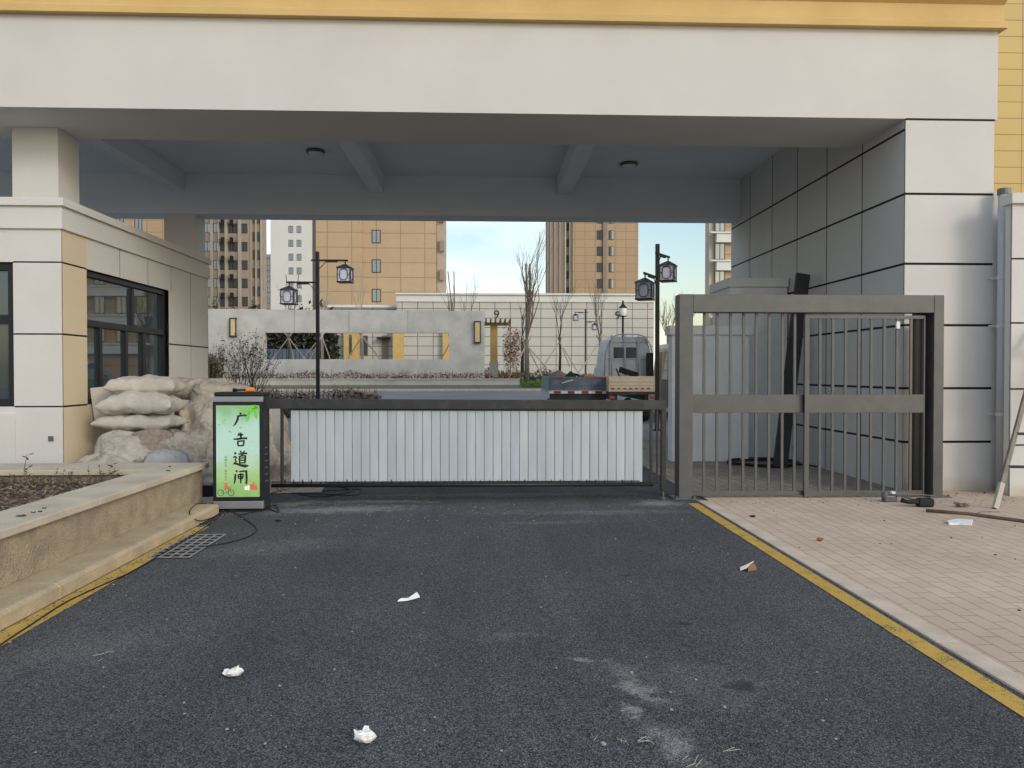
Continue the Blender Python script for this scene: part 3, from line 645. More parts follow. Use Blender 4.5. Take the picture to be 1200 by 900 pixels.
# ------------------------------------------------------------------ drain grate
g0 = gr(214, 641); t = thing('drain_grate', (g0.x, g0.y, 0), 'rectangular cast iron drain grate beside the yellow line', 'drain grate')
P = [gr(*q) for q in ((203, 628), (259, 628), (240, 654), (178, 654))]
gx0, gx1, gy0, gy1 = -2.60, -2.29, min(p.y for p in P), max(p.y for p in P)
b = MB(); b.box(gx0, gx1, gy0, gy1, .0055, .0075); b.build('pit', M['pit'], t)
b = MB()
for i in range(9):
    yv = gy0+(gy1-gy0)*(i+.0)/8; b.box(gx0, gx1, yv-.009, yv+.009, .008, .012)
for i in range(5):
    xv = gx0+(gx1-gx0)*i/4; b.box(xv-.008, xv+.008, gy0-.010, gy1+.010, .0085, .0128)
b.build('grating', M['iron'], t)

# ------------------------------------------------------------------ sacks and tarpaulin heap
def sack(loc, L, W, Hh, rz, mat, label, tilt=0, seed=0, sag=0):
    b = MB(); nu, nv = 44, 28
    for side in (1, -1):
        for j in range(nv+1):
            for i in range(nu+1):
                u = sin(pi/2*(-1+2*i/nu)); v = sin(pi/2*(-1+2*j/nv))
                pl_ = max(0, (1-abs(u)**4.0)*(1-abs(v)**3.2))**.42
                rim = max(abs(u), abs(v))
                x = L/2*u*(1-.05*(1-abs(v)**2)+.04*abs(u*v)); y = W/2*v*(1-.07*(1-abs(u)**2)+.05*abs(u*v))
                wr = (.016*sin(v*17+3*noise.noise(Vector((u*2, v*2, seed)))*2+seed)*abs(u)**2.5 + .012*sin(u*22+seed*2+4*noise.noise(Vector((u*3, v*3, seed))))*abs(v)**3)
                n = noise.noise(Vector((u*2.1, v*1.6, seed*3.1)))*.030+(1-2*abs(noise.noise(Vector((u*3.5, v*2.4, seed*5.3)))))*.013+noise.noise(Vector((u*13, v*9, seed)))*.006
                k_ = min(1, (1-rim)*14)
                z = side*Hh/2*pl_*(1+.1*side) + (n*k_+wr*min(1, (1-rim)*12)*.8)*(1 if side > 0 else .6) - sag*u*u + .02*noise.noise(Vector((u*3, v*3, seed+2)))
                b.v.append((x, y, z))
    o2 = (nu+1)*(nv+1)
    for j in range(nv):
        for i in range(nu):
            a = j*(nu+1)+i; b.f.append((a, a+1, a+nu+2, a+nu+1)); b.m.append(0); a += o2; b.f.append((a+nu+1, a+nu+2, a+1, a)); b.m.append(0)
    o = b.build('sandbag', mat, smooth=True); o.location = loc; o.rotation_euler = (tilt, 0, rz)
    return tag(o, label, 'sandbag', 'filled sacks on the heap by the guardhouse')
def heap(name, x0, x1, y0, y1, fn, mat, label, nx=210, ny=170, seed=0, rag=.0):
    b = MB()
    for j in range(ny+1):
        for i in range(nx+1):
            x = x0+(x1-x0)*i/nx; y = y0+(y1-y0)*j/ny
            # a fold pattern: ridged, stretched down the slope
            ex = x+rag*noise.noise(Vector((x*2, y*2, seed+9))); ey = y+rag*noise.noise(Vector((x*2, y*2, seed+5)))
            h = fn(x, y)
            if h > .03:
                k_ = min(1, h/.25)
                wx = x+.25*noise.noise(Vector((x*1.5, y*1.5, seed+20))); wy = y+.25*noise.noise(Vector((x*1.5, y*1.5, seed+30)))
                f1 = 1-abs(noise.noise(Vector((wx*2.1+.6*wy+seed, wy*1.3-wx*.6, seed))))*3
                f2 = 1-abs(noise.noise(Vector((wx*4.3-wy*2, wy*3.1+wx, seed+4))))*3
                f3 = 1-abs(noise.noise(Vector((wx*10+wy*5, wy*8-wx*4, seed+8))))*3
                f4 = 1-abs(noise.noise(Vector((wx*22-wy*9, wy*18, seed+12))))*3
                h += k_*(.15*(f1-.45)+.065*(f2-.45)+.020*(f3-.45)+.006*(f4-.45))
            b.v.append((ex, ey, max(h, .012)))
    for j in range(ny):
        for i in range(nx):
            a = j*(nx+1)+i; q4 = (a, a+1, a+nx+2, a+nx+1)
            if max(b.v[k_][2] for k_ in q4) > .0125: b.f.append(q4); b.m.append(0)
    o = b.build(name, mat, smooth=True); return tag(o, label, 'tarpaulin')
def sstep(a, b, x):
    t = max(0, min(1, (x-a)/(b-a))); return t*t*(3-2*t)
import numpy as np
def drape(name, cx, cy, sx, sy, ztop, blobs, mat, label, n=120, slack=1.22, steps=240, seed=0, hole=None, xmin=-4.905, rot=0):
    """a loose sheet let fall over a pile: position based cloth relaxed onto rounded sacks and the ground"""
    rs = np.random.RandomState(seed)
    u, v = np.meshgrid(np.linspace(-1, 1, n), np.linspace(-1, 1, n))
    ux = u*sx/2*cos(rot)-v*sy/2*sin(rot); vy = u*sx/2*sin(rot)+v*sy/2*cos(rot)
    P = np.stack([cx+ux, cy+vy, np.full_like(u, ztop)], -1)
    nz_ = sum(rs.uniform(-1, 1)*np.sin(rs.uniform(2, 9)*u+rs.uniform(2, 9)*v+rs.uniform(0, 6)) for _ in range(14))
    P[..., 2] += .03*nz_; P[..., 0] += .01*nz_.T
    rx, ry = sx/(n-1)*slack, sy/(n-1)*slack; rd = sqrt(rx*rx+ry*ry); V = np.zeros_like(P)
    def con(P, A, B, L, k, only_stretch=False):
        a, b = P[A], P[B]; d = b-a; l = np.linalg.norm(d, axis=-1, keepdims=True)+1e-9; e = (l-L)/l
        if only_stretch: e = np.where(l < L, e*.25, e)
        c = d*e*.5*k; P[A] = a+c; P[B] = b-c
    S_ = np.s_
    cons = []
    for par in (0, 1):
        cons += [((S_[:, par:n-1:2], S_[:, par+1:n:2]), rx, 1.0), ((S_[par:n-1:2, :], S_[par+1:n:2, :]), ry, 1.0)]
    cons += [((S_[:-1, :-1], S_[1:, 1:]), rd, .3), ((S_[:-1, 1:], S_[1:, :-1]), rd, .3)]
    for st in range(steps):
        V *= .94; V[..., 2] -= .006; O = P.copy(); P = P+V*.5
        for it in range(7):
            for (A, B), L, k in cons: con(P, A, B, L, k)
            d = P[:, :-2]+P[:, 2:]-2*P[:, 1:-1]; P[:, 1:-1] += .008*d
            d = P[:-2]+P[2:]-2*P[1:-1]; P[1:-1] += .008*d
            for (bx, by, bz, a, b, c) in blobs:
                q = (P-np.array([bx, by, bz]))/np.array([a, b, c]); f = (np.abs(q)**3).sum(-1, keepdims=True)**(1/3)
                f = np.maximum(f, 1e-3); P = np.where(f < 1, np.array([bx, by, bz])+(P-np.array([bx, by, bz]))/f, P)
            P[..., 2] = np.maximum(P[..., 2], .012); P[..., 0] = np.maximum(P[..., 0], xmin)
        V = (P-O)*1.6; V = np.clip(V, -.05, .05)
        low = P[..., 2] < .02; V[low] *= .4
    Q = P.copy()
    for j in range(n):
        for i in range(n):
            a_, b_ = u[j, i]*sx, v[j, i]*sy; hgt_ = min(1, max(0, P[j, i, 2]-.012)/.12+.15)
            wx = a_+.2*noise.noise(Vector((a_*1.6, b_*1.6, seed+20))); wy = b_+.2*noise.noise(Vector((a_*1.6, b_*1.6, seed+30)))
            f1 = .5-abs(noise.noise(Vector((wx*3.1+wy, wy*2.3-wx, seed)))); f2 = .5-abs(noise.noise(Vector((wx*7.5-wy*3, wy*6+wx*2, seed+4)))); f3 = .5-abs(noise.noise(Vector((wx*17+wy*5, wy*15, seed+7))))
            v1 = noise.voronoi(Vector((wx*2.6, wy*2.6, seed)))[0]; v2 = noise.voronoi(Vector((wx*6.5+2, wy*6.5, seed)))[0]
            k_ = (.14*(f1-.3)+.09*(f2-.3)+.04*(f3-.3)+.17*(min(v1[1]-v1[0], .5)-.2)+.085*(min(v2[1]-v2[0], .5)-.2))*hgt_
            Q[j, i] += np.array([k_*.25, -k_*.85, k_*.6])
    Q[..., 2] = np.maximum(Q[..., 2], .012); Q[..., 0] = np.maximum(Q[..., 0], xmin)
    b = MB(); b.v = [tuple(p) for p in Q.reshape(-1, 3)]
    for j in range(n-1):
        for i in range(n-1):
            if hole and hole(u[j, i], v[j, i]): continue
            a = j*n+i; b.f.append((a, a+1, a+n+1, a+n)); b.m.append(0)
    o = b.build(name, mat, smooth=True)
    md = o.modifiers.new('thick', 'SOLIDIFY'); md.thickness = .005
    return tag(o, label, 'tarpaulin')
BL = [(-4.45, 9.25, .20, .42, .28, .22), (-3.75, 9.2, .18, .40, .27, .20), (-4.4, 9.75, .22, .45, .30, .24), (-3.6, 9.75, .22, .45, .3, .24), (-4.25, 9.55, .56, .42, .30, .20), (-3.65, 9.6, .5, .36, .28, .20), (-4.12, 9.68, .80, .34, .24, .13), (-3.2, 9.5, .14, .3, .25, .16)]
BR = [(-3.7, 10.3, .3, .55, .45, .32), (-2.95, 10.2, .28, .45, .4, .3), (-3.5, 10.3, .8, .52, .40, .3), (-2.95, 10.3, .7, .36, .36, .28), (-3.45, 10.4, 1.12, .42, .32, .20), (-2.6, 10.1, .18, .3, .3, .2), (-3.3, 9.75, .3, .35, .2, .28), (-3.15, 9.85, .62, .30, .2, .2)]
drape('tarp_cover', -4.02, 9.45, 1.95, 1.75, 1.12, BL, M['tarp'], 'grey beige woven tarp draped over the heap in front of the guardhouse window', seed=3,
      hole=lambda u, v: (-.20+.1*sin(v*9) < u < .40+.07*sin(v*14)) and (-.70 < v < -.22+.05*sin(u*11)))
drape('tarp_cover', -3.25, 10.15, 2.15, 1.9, 1.42, BR+BL[4:7], M['sacktan'], 'tan crumpled tarp covering the taller right part of the heap', seed=11, rot=.2, slack=1.2)
q = at(171, 452, 9.75); sack((q.x, 9.75, q.z-.02), .80, .46, .24, .08, M['sack'], 'topmost pale sack on the heap below the guardhouse window', seed=1)
q = at(166, 473, 9.62); sack((q.x, 9.62, q.z-.01), .86, .50, .27, .03, M['sack'], 'pale sack lying directly under the topmost sack', seed=2, sag=.02)
q = at(165, 492, 9.66); sack((q.x, 9.66, q.z-.04), .92, .52, .20, -.05, M['sack'], 'half covered sack at the bottom of the stack of sacks', seed=5)
q = at(219, 456, 10.5); sack((q.x, 10.5, q.z-.02), .85, .5, .28, -.2, M['sacktan'], 'tan sack lying behind on top of the taller tarp', seed=3)
q = at(196, 535, 9.0); sack((q.x-.02, 9.05, .35), .5, .36, .34, .3, pmat('sack_blue_grey', (.33, .335, .35), .8, (.25, .25, .26), scale=5, bump=.2), 'blue grey sack standing low in front of the tarp heap', seed=4)
# printed band on sacks
# sand bulging out of the opened tarp
b = MB(); nx, ny = 60, 44
for j in range(ny+1):
    for i in range(nx+1):
        x = -4.62+1.25*i/nx; y = 8.78+.95*j/ny
        e = max(0, 1-((x+3.98)/.62)**2); h = .78*min(1, max(0, (y-8.80)/.62))*e**.5
        b.v.append((x, y, h+.03*noise.noise(Vector((x*6, y*6, 1)))*min(1, h*4)+.014*noise.noise(Vector((x*17, y*17, 1)))*min(1, h*4)))
for j in range(ny):
    for i in range(nx):
        a = j*(nx+1)+i; b.f.append((a, a+1, a+nx+2, a+nx+1)); b.m.append(0)
tag(b.build('sand_patch', M['sand'], smooth=True), 'coarse damp sand showing through the opened tarp', 'sand', kind='stuff')
# stone slab leaning behind the stack of sacks
q = at(126, 470, 9.9); b = MB(); b.box(-.16, .16, -.03, .03, 0, .42); o = b.build('stone_slab', M['concrete'], bevel=.01); o.location = (q.x+.0, 9.93, .86); o.rotation_euler = (.1, -.1, .3)
tag(o, 'dusty stone slab standing behind the stacked sacks under the window', 'slab')
# tarp tail hanging right of the barrier box
b = MB(); pts = [at(318, 478, 9.2), at(331, 476, 9.2), at(332, 500, 9.2), at(327, 531, 9.2), at(321, 520, 9.2), at(318, 500, 9.2)]
b.prism(pts, (0, .03, 0)); tag(b.build('cloth_scrap', M['sack'], loc=pts[0]), 'ragged pale cloth strip hanging behind the barrier beside the display box', 'cloth')
b = MB(); A = gr(232, 570, .12); b.box(A.x-.1, A.x+.5, 9.0, 9.1, .02, .14); tag(b.build('steel_beam', M['black_metal'], loc=A), 'short black steel beam lying behind the display box', 'steel beam')

# ------------------------------------------------------------------ barrier box with display
YX = 8.1; bx0, bx1 = at(250, 530, YX).x, at(308.5, 530, YX).x; zt = at(280, 459.5, YX).z; D = .30
bb = thing('barrier_box', ((bx0+bx1)/2, YX+D/2, 0), 'black road barrier housing with lit green advertising display', 'barrier box')
b = MB(); b.box(bx0+.015, bx1-.015, YX+.03, YX+D, .012, zt-.015); b.build('housing', M['black_part'], bb, bevel=.006)
def Z(py): return at(280, py, YX).z
b = MB(); b.box(bx0+.012, bx1-.005, YX-.012, YX+D, Z(464.5), zt); b.build('top_cap', M['black_metal'], bb, bevel=.012)
b = MB(); b.box(bx0, bx1, YX-.02, YX+.03, Z(471), Z(464.5)-.001); b.build('trim_band', M['silver'], bb, bevel=.006)
b = MB(); b.box(bx0, bx1, YX-.02, YX+.03, Z(596), Z(587)); b.build('trim_band', M['silver'], bb, bevel=.006)
b = MB(); b.box(bx0-.002, bx1-.004, YX-.012, YX+.03, Z(587)+.001, Z(471)-.001); b.build('display_frame', M['black_metal'], bb, bevel=.004)
b = MB(); b.box(bx0+.01, bx1-.01, YX+.01, YX+D-.01, 0, .02); b.build('base', M['black_metal'], bb)
sx0, sx1, sz0, sz1 = at(254, 530, YX).x, at(304.5, 530, YX).x, Z(582), Z(475)
b = MB(); b.box(sx0, sx1, YX-.0155, YX-.0125, sz0, sz1); scr = b.build('display_screen', M['screen'], bb)
INK = emis('ink', (.0, .0, .0), 0, (.012, .02, .015)); INKG = emis('ink_green', (.08, .3, .03), .35, (.1, .3, .05)); INKL = emis('leaf_lit', (.14, .42, .05), .5, (.1, .3, .05))
INKR = emis('ink_red', (.5, .13, .06), .45, (.4, .1, .05)); INKW = emis('ink_white', (.7, .75, .7), .5, (.6, .6, .6))
sw = sx1-sx0; sh = sz1-sz0
def S(u, v, d=.0): return Vector((sx0+u*sw, YX-.0165-d, sz1-v*sh))       # u right, v down, 0..1
def stroke(mb, pts, ws):
    n = len(pts); P = [Vector(p) for p in pts]; L = []; Rr = []
    for i in range(n):
        d = P[min(i+1, n-1)]-P[max(i-1, 0)]; d = d.normalized() if d.length else Vector((1, 0)); q = Vector((-d.y, d.x))*ws[i]/2
        L.append(P[i]+q); Rr.append(P[i]-q)
    return L+Rr[::-1]
def glyph(mb, cu, cv, size, strokes):
    # strokes in a 0..100 box (x right, y down); size = fraction of screen width
    for st in strokes:
        pts = [(x, y) for x, y, w_ in st]; ws = [w_*1.45 for x, y, w_ in st]
        # resample a little for smooth curves
        out = stroke(None, pts, ws)
        poly = [S(cu+(p.x-50)/100*size, cv+((p.y-50)/100*size)*sw/sh) for p in out]
        n = len(pts); m_ = len(poly)
        for i in range(n-1):
            quad = [poly[i], poly[i+1], poly[m_-2-i], poly[m_-1-i]]
            mb.prism(quad, (0, -.0012, 0))
G1 = [[(50, 2, 4), (55, 8, 11), (58, 15, 8)], [(30, 26, 5), (50, 24, 9), (75, 20, 8), (92, 22, 11), (96, 24, 4)], [(40, 25, 8), (36, 45, 11), (28, 65, 10), (16, 84, 7), (4, 98, 2)]]
G2 = [[(42, 0, 4), (38, 12, 8), (30, 24, 3)], [(32, 18, 6), (52, 17, 8), (70, 14, 6)], [(52, 0, 7), (53, 20, 10), (52, 44, 8)], [(2, 46, 6), (30, 45, 10), (70, 40, 9), (96, 40, 11)],
      [(30, 60, 8), (32, 78, 9), (35, 95, 6)], [(30, 61, 7), (52, 59, 8), (74, 57, 11), (72, 75, 9), (68, 94, 6)], [(35, 92, 6), (52, 91, 8), (70, 90, 7)]]
G3 = [[(14, 8, 5), (20, 16, 11), (22, 22, 5)], [(4, 40, 4), (18, 36, 9), (26, 38, 7), (18, 55, 6), (24, 66, 8), (12, 78, 5), (4, 84, 3)], [(10, 78, 6), (28, 80, 9), (55, 90, 11), (80, 94, 14), (100, 92, 4)],
      [(48, 0, 5), (53, 7, 8), (56, 12, 4)], [(76, 0, 5), (70, 8, 7), (62, 15, 3)], [(36, 20, 5), (60, 18, 8), (92, 15, 8)], [(62, 18, 5), (57, 30, 5)],
      [(44, 32, 7), (45, 55, 8), (46, 78, 6)], [(44, 33, 6), (62, 31, 7), (80, 30, 10), (79, 55, 9), (77, 78, 6)], [(47, 45, 4), (62, 44, 6), (76, 44, 5)], [(47, 59, 4), (62, 58, 6), (76, 58, 5)], [(46, 75, 5), (62, 74, 6), (78, 74, 5)]]
G4 = [[(20, 2, 4), (25, 10, 10), (27, 17, 5)], [(16, 28, 8), (15, 55, 10), (10, 88, 6), (6, 96, 2)], [(40, 12, 5), (65, 10, 8), (88, 8, 12), (90, 40, 10), (90, 75, 9), (88, 95, 10), (78, 88, 3)],
      [(34, 32, 6), (36, 48, 7), (37, 60, 5)], [(34, 33, 5), (52, 31, 7), (68, 30, 9), (66, 46, 7), (64, 60, 5)], [(37, 45, 4), (50, 44, 5), (64, 44, 4)], [(37, 59, 4), (50, 58, 6), (65, 57, 5)], [(51, 22, 6), (52, 50, 9), (51, 90, 6)]]
for cu, cv, sz_, G_ in ((.55, .155, .34, G1), (.565, .375, .34, G2), (.56, .585, .38, G3), (.56, .785, .35, G4)):
    b = MB(); glyph(b, cu, cv, sz_, G_); b.build('character', INK, scr)
def text(body, loc, size, mat, parent, name='lettering', rot=(pi/2, 0, 0), align='CENTER', ext=.0006, spacing=1):
    c = bpy.data.curves.new('t', 'FONT'); c.body = body; c.size = size; c.align_x = align; c.extrude = ext; c.space_line = spacing
    o = bpy.data.objects.new('t', c); COL.objects.link(o)
    dg = bpy.context.evaluated_depsgraph_get(); dg.update(); me = bpy.data.meshes.new_from_object(o.evaluated_get(dg)); bpy.data.objects.remove(o)
    me.materials.clear(); me.materials.append(mat); q = bpy.data.objects.new(name, me); COL.objects.link(q)
    q.parent = parent; q.location = Vector(loc)-rootloc(parent); q.rotation_euler = rot; return q
for i, ch in enumerate('低碳环保'): text(ch, S(.22, .578+.030*i), .026, INK, scr)
for i, ch in enumerate('绿色出行'): text(ch, S(.22, .725+.030*i), .026, INK, scr)
# printed pictures: leaves, petals, cyclist, little buildings
b = MB()
def leafshape(cu, cv, l, w_, a):
    pts = []
    for k_ in range(10):
        t = k_/9; x = (t-.5)*l; y = w_*sin(pi*t)/2; pts.append((x, y))
    pts += [(x, -y) for x, y in pts[::-1][1:-1]]
    b.prism([S(cu+(x*cos(a)-y*sin(a)), cv+(x*sin(a)+y*cos(a))*sw/sh, .0) for x, y in pts], (0, -.0008, 0), 0)
for cu, cv, l, w_, a in [(.74, .13, .26, .09, 1.9), (.82, .06, .3, .1, 2.5), (.92, .10, .24, .09, 1.3), (.66, .05, .22, .08, .4), (.86, .02, .26, .1, .1), (.95, .03, .2, .1, .9), (.5, .02, .16, .05, .2)]: leafshape(cu, cv, l, w_, a)
b.build('leaf_picture', INKL, scr)
b = MB()
for cu, cv, l, w_, a in [(.2, .16, .08, .025, -.5), (.17, .19, .07, .02, .2), (.32, .285, .09, .025, .6), (.57, .245, .09, .02, -.3), (.06, .21, .05, .02, .5), (.84, .40, .03, .02, 1.2), (.92, .55, .05, .012, .3)]: leafshape(cu, cv, l, w_, a)
b.build('petal_picture', INKG, scr)
b = MB()
def ring(cu, cv, r_, th_=.012):
    n = 18
    for k_ in range(n):
        a0, a1 = 2*pi*k_/n, 2*pi*(k_+1)/n
        b.prism([S(cu+r1*cos(a), cv+r1*sin(a)*sw/sh) for r1, a in ((r_, a0), (r_, a1), (r_-th_, a1), (r_-th_, a0))], (0, -.001, 0))
ring(.10, .955, .075); ring(.34, .955, .075)
for p in ([(10, 955), (20, 905)], [(20, 905), (24, 960)], [(10, 955), (24, 960)], [(24, 960), (31, 900)], [(31, 900), (34, 955)], [(34, 880), (31, 905)]):
    A, B = [S(x/100, y/1000) for x, y in p]; b.bar(A, B, .003, .003)
b.build('bicycle_picture', INK, scr)
b = MB(); b.prism([S(u, v) for u, v in ((.16, .872), (.26, .868), (.30, .90), (.28, .925), (.20, .91))], (0, -.001, 0)); b.prism([S(u, v) for u, v in ((.13, .855), (.20, .845), (.28, .85), (.24, .868))], (0, -.001, 0))
for u0, u1, v0 in ((.78, .85, .862), (.845, .885, .835), (.89, .94, .87)): b.prism([S(u, v) for u, v in ((u0, v0), (u1, v0), (u1, .925), (u0, .925))], (0, -.001, 0))
b.build('red_picture', INKR, scr)
b = MB()
for u0, u1, v0 in ((.72, .765, .875), (.655, .71, .885)): b.prism([S(u, v) for u, v in ((u0, v0), (u1, v0), (u1, .925), (u0, .925))], (0, -.001, 0), 0)
b.build('white_picture', INKW, scr)
for i in range(7):
    b = MB()
for i in range(6):
    z = Z(526+8*i); b = MB(); b.box(bx1-.018, bx1-.009, YX+.12, YX+.2, z-.004, z+.004); b.build('louvre', M['silver'], bb)
ot = thing('hand_tool', Vector((at(287, 459, YX).x, YX+.15, zt)), 'orange and black hand tool lying on top of the display box', 'tool')
q = ot.location.copy()
b = MB(); b.box(q.x-.035, q.x+.055, q.y-.03, q.y+.03, q.z+.002, q.z+.045); b.build('tool_body', M['orange'], ot, bevel=.012)
b = MB(); b.tube([q+Vector((-.03, 0, .02)), q+Vector((-.12, .0, .018)), q+Vector((-.17, .03, .018))], [.012, .011, .022], 8); b.build('tool_handle', M['black_metal'], ot, smooth=True)

# ------------------------------------------------------------------ boom barrier (advertising fence)
YM = 8.33; YM2 = 8.62
def Pm(x, y):
    t = (x-316)/(778-316); return at(x, y, YM+(YM2-YM)*t)
bo = thing('boom_barrier', Pm(316, 570), 'fence type boom barrier closing the road with white vertical slats', 'barrier')
def bmbar(p, q, w_, h, name, mat, bev=.004):
    b = MB(); b.bar(p, q, w_, h); return b.build(name, mat, bo, bevel=bev)
hh = .105
bmbar(Pm(306, 473), Pm(779, 474.6), .10, hh, 'top_beam', M['black_part'])
b = MB(); b.bar(Pm(337, 479.5), Pm(755, 480.5), .03, .022); b.build('hanging_rail', M['black_metal'], bo)
b = MB(); b.tube([Pm(318, 569), Pm(765, 567.5)], .022, 10); b.build('bottom_beam', M['black_metal'], bo, smooth=True)
b = MB(); b.bar(Pm(318, 565), Pm(765, 563.5), .014, .012)
for i in range(41):
    x = 334+i*10.4; b.bar(Pm(x, 562), Pm(x, 569), .014, .014)
b.build('lower_rail_clips', M['black_metal'], bo)
for x, yb in ((330.5, 567), (763, 566)): bmbar(Pm(x, 478), Pm(x, yb), .03, .035, 'post', M['black_part'])
ns = 40; e0, e1 = 340.5, 753
for i in range(ns):
    a = e0+(e1-e0)*i/ns+.15; c = e0+(e1-e0)*(i+1)/ns-.15
    A, B = Pm(a, 481), Pm(c, 481); za = Pm(a, 480.5).z; zb_ = Pm(a, 564.5).z
    tw = random.uniform(-.003, .003)
    b = MB(); dy = Vector((0, .006+tw, 0)); m_ = (A+B)/2+Vector((0, -.004, 0)); 
    pts = [(A.x, A.y+tw), (A.x+.004, A.y-.006+tw), (m_.x, m_.y-.003), (B.x-.004, B.y-.006-tw), (B.x, B.y-tw), (m_.x, m_.y+.004)]
    b.prism([(x, y, zb_) for x, y in pts], (0, 0, za-zb_)); b.build('slat', M['slat'], bo)
# far end support leg
q0 = gr(777, 585.5); xe = q0.x
b = MB(); b.box(xe-.028, xe+.028, q0.y-.03, q0.y+.03, .10, Pm(777, 469).z); b.build('end_post', M['black_part'], bo, bevel=.004)
b = MB(); b.tube([(xe, q0.y, .02), (xe, q0.y, .12)], .012, 8); b.lathe((xe, q0.y, 0), [(.035, .006), (.035, .02), (.012, .035)], 12); b.build('foot', M['toolgrey'], bo)
for x in (770,):
    A = Pm(x, 470); b = MB(); b.bar(A, Pm(x, 560), .02, .03); b.build('post', M['black_part'], bo)
b = MB(); b.bar(Pm(763, 566), (xe, q0.y, Pm(763, 566).z), .02, .02); b.build('end_bracket', M['black_metal'], bo)

# ------------------------------------------------------------------ cables
def cable(name, pts, r, label):
    P = [Vector(p) for p in pts]; out = []
    for i in range(len(P)-1):
        a, b_, c, d = P[max(i-1, 0)], P[i], P[i+1], P[min(i+2, len(P)-1)]
        for k_ in range(8):
            t = k_/8; out.append(.5*((2*b_)+(c-a)*t+(2*a-5*b_+4*c-d)*t*t+(3*b_-a-3*c+d)*t**3))
    out.append(P[-1]); b = MB(); b.tube(out, r, 6)
    return tag(b.build(name, M['cable'], smooth=True, loc=P[0]), label, 'cable')
def G(x, y, h=.008): return gr(x, y, h)
cable('cable', [G(268, 597, .03), G(285, 607), G(301, 620), G(288, 630), G(262, 637), G(240, 640, .022)], .005, 'thin black cable looping from the display box across the drain grate')
cable('cable', [G(262, 598, .03), G(250, 606), G(232, 610, .06), G(222, 600, .12), G(232, 590, .14), G(246, 592, .06), G(256, 602), G(240, 613), G(224, 612), G(236, 607), G(262, 602), G(276, 598, .03)], .005, 'tangle of thin black cable beside the foot of the display box')
cable('cable', [G(262, 601), G(240, 618), G(205, 640, .03), G(180, 655), G(150, 672), G(110, 690), G(75, 707), G(35, 733), G(0, 756), G(-60, 800)], .005, 'long black cable running down the yellow line beside the left kerb')
cable('cable', [G(312, 595), G(326, 600), G(322, 592), G(305, 598), G(280, 604)], .005, 'short black cable end curling right of the display box foot')
for k_ in range(1):
    cable('cable', [G(318, 578, .03), G(345, 572), G(380, 575), G(421, 573), G(418, 580), G(380, 579), G(340, 577), G(360, 570), G(400, 571), G(410, 576), G(370, 582), G(330, 574)], .006, 'bundle of black cable on the road under the slatted barrier')

# ------------------------------------------------------------------ litter on the road
def crumple(loc, r, mat, label, cat, sx=1, sy=1, sz=.5, seed=0, name='paper_scrap'):
    b = MB(); nu, nv = 18, 12
    for j in range(nv+1):
        for i in range(nu):
            a = 2*pi*i/nu; ph = pi*j/nv-pi/2
            p = Vector((cos(a)*cos(ph), sin(a)*cos(ph), sin(ph)))
            k_ = .62+.9*abs(noise.noise(p*1.15+Vector((seed, 0, 0))))+.45*abs(noise.noise(p*2.6+Vector((seed, 3, 0))))+.10*noise.noise(p*6+Vector((seed, 5, 0)))
            b.v.append((p.x*r*sx*k_, p.y*r*sy*k_, max(0, (p.z*.8+.75)*r*sz*k_)))
    for j in range(nv):
        for i in range(nu):
            i2 = (i+1) % nu; b.f.append((j*nu+i, j*nu+i2, (j+1)*nu+i2, (j+1)*nu+i)); b.m.append(0)
    o = b.build(name, mat); o.location = loc; return tag(o, label, cat)
crumple(G(428, 869, .003), .036, M['paper'], 'crumpled white tissue nearest the camera on the asphalt', 'tissue', 1.2, .9, .8, 2)
crumple(G(273, 792, .003), .034, M['paper'], 'crumpled white tissue on the left half of the road', 'tissue', 1.25, .8, .75, 5)
b = MB(); a = G(466, 705, .01); c = G(490, 700, .02); b.prism([a, a+Vector((.02, .02, .01)), (a+c)/2+Vector((0, .012, .0)), c+Vector((-.01, .03, .02)), c+Vector((.01, 0, 0)), (a+c)/2+Vector((0, -.012, -.004))], (0, .002, .006))
tag(b.build('paper_strip', M['paper'], loc=a), 'thin twisted white paper strip in the middle of the road', 'paper')
t = thing('food_wrapper', G(876, 668, .003), 'torn white wrapper with brown inside near the right yellow line', 'wrapper')
q = t.location
b = MB(); b.prism([q+Vector((x, y, z)) for x, y, z in ((-.06, -.02, .0), (-.02, -.03, .02), (.03, .02, .04), (.06, .04, .05), (.0, .05, .02), (-.05, .02, .01))], (0, 0, .006)); b.build('wrapper_film', M['paper'], t)
b = MB(); b.prism([q+Vector((x, y, z)) for x, y, z in ((-.01, -.045, .0), (.06, -.02, .004), (.065, .03, .03), (.0, .0, .02))], (0, 0, .012)); b.build('brown_piece', M['rust'], t)
b = MB()
for i in range(420):
    if random.random() < .55: px, py = random.gauss(480, 170), random.gauss(600, 14)
    else: px, py = random.uniform(20, 1000), random.uniform(590, 890)
    if py < 575: continue
    g0 = gr(px, py, .003)
    if not (-2.5 < g0.x < 2.2): continue
    s_ = random.uniform(.002, .007)*(1.5 if random.random() < .1 else 1)
    pts = [(g0.x+s_*cos(a)*random.uniform(.6, 1.3), g0.y+s_*sin(a)*random.uniform(.6, 1.3), .003) for a in (0, 1.3, 2.5, 3.8, 5.1)]
    b.prism(pts, (0, 0, s_*.7), 0 if random.random() < .6 else 1)
tag(b.build('gravel_chips', [pmat('chips', (.36, .35, .33), .9), pmat('chips_brown', (.16, .13, .10), .9)]), 'scattered pale stone chips and grit on the asphalt', 'gravel', kind='stuff')
b = MB()
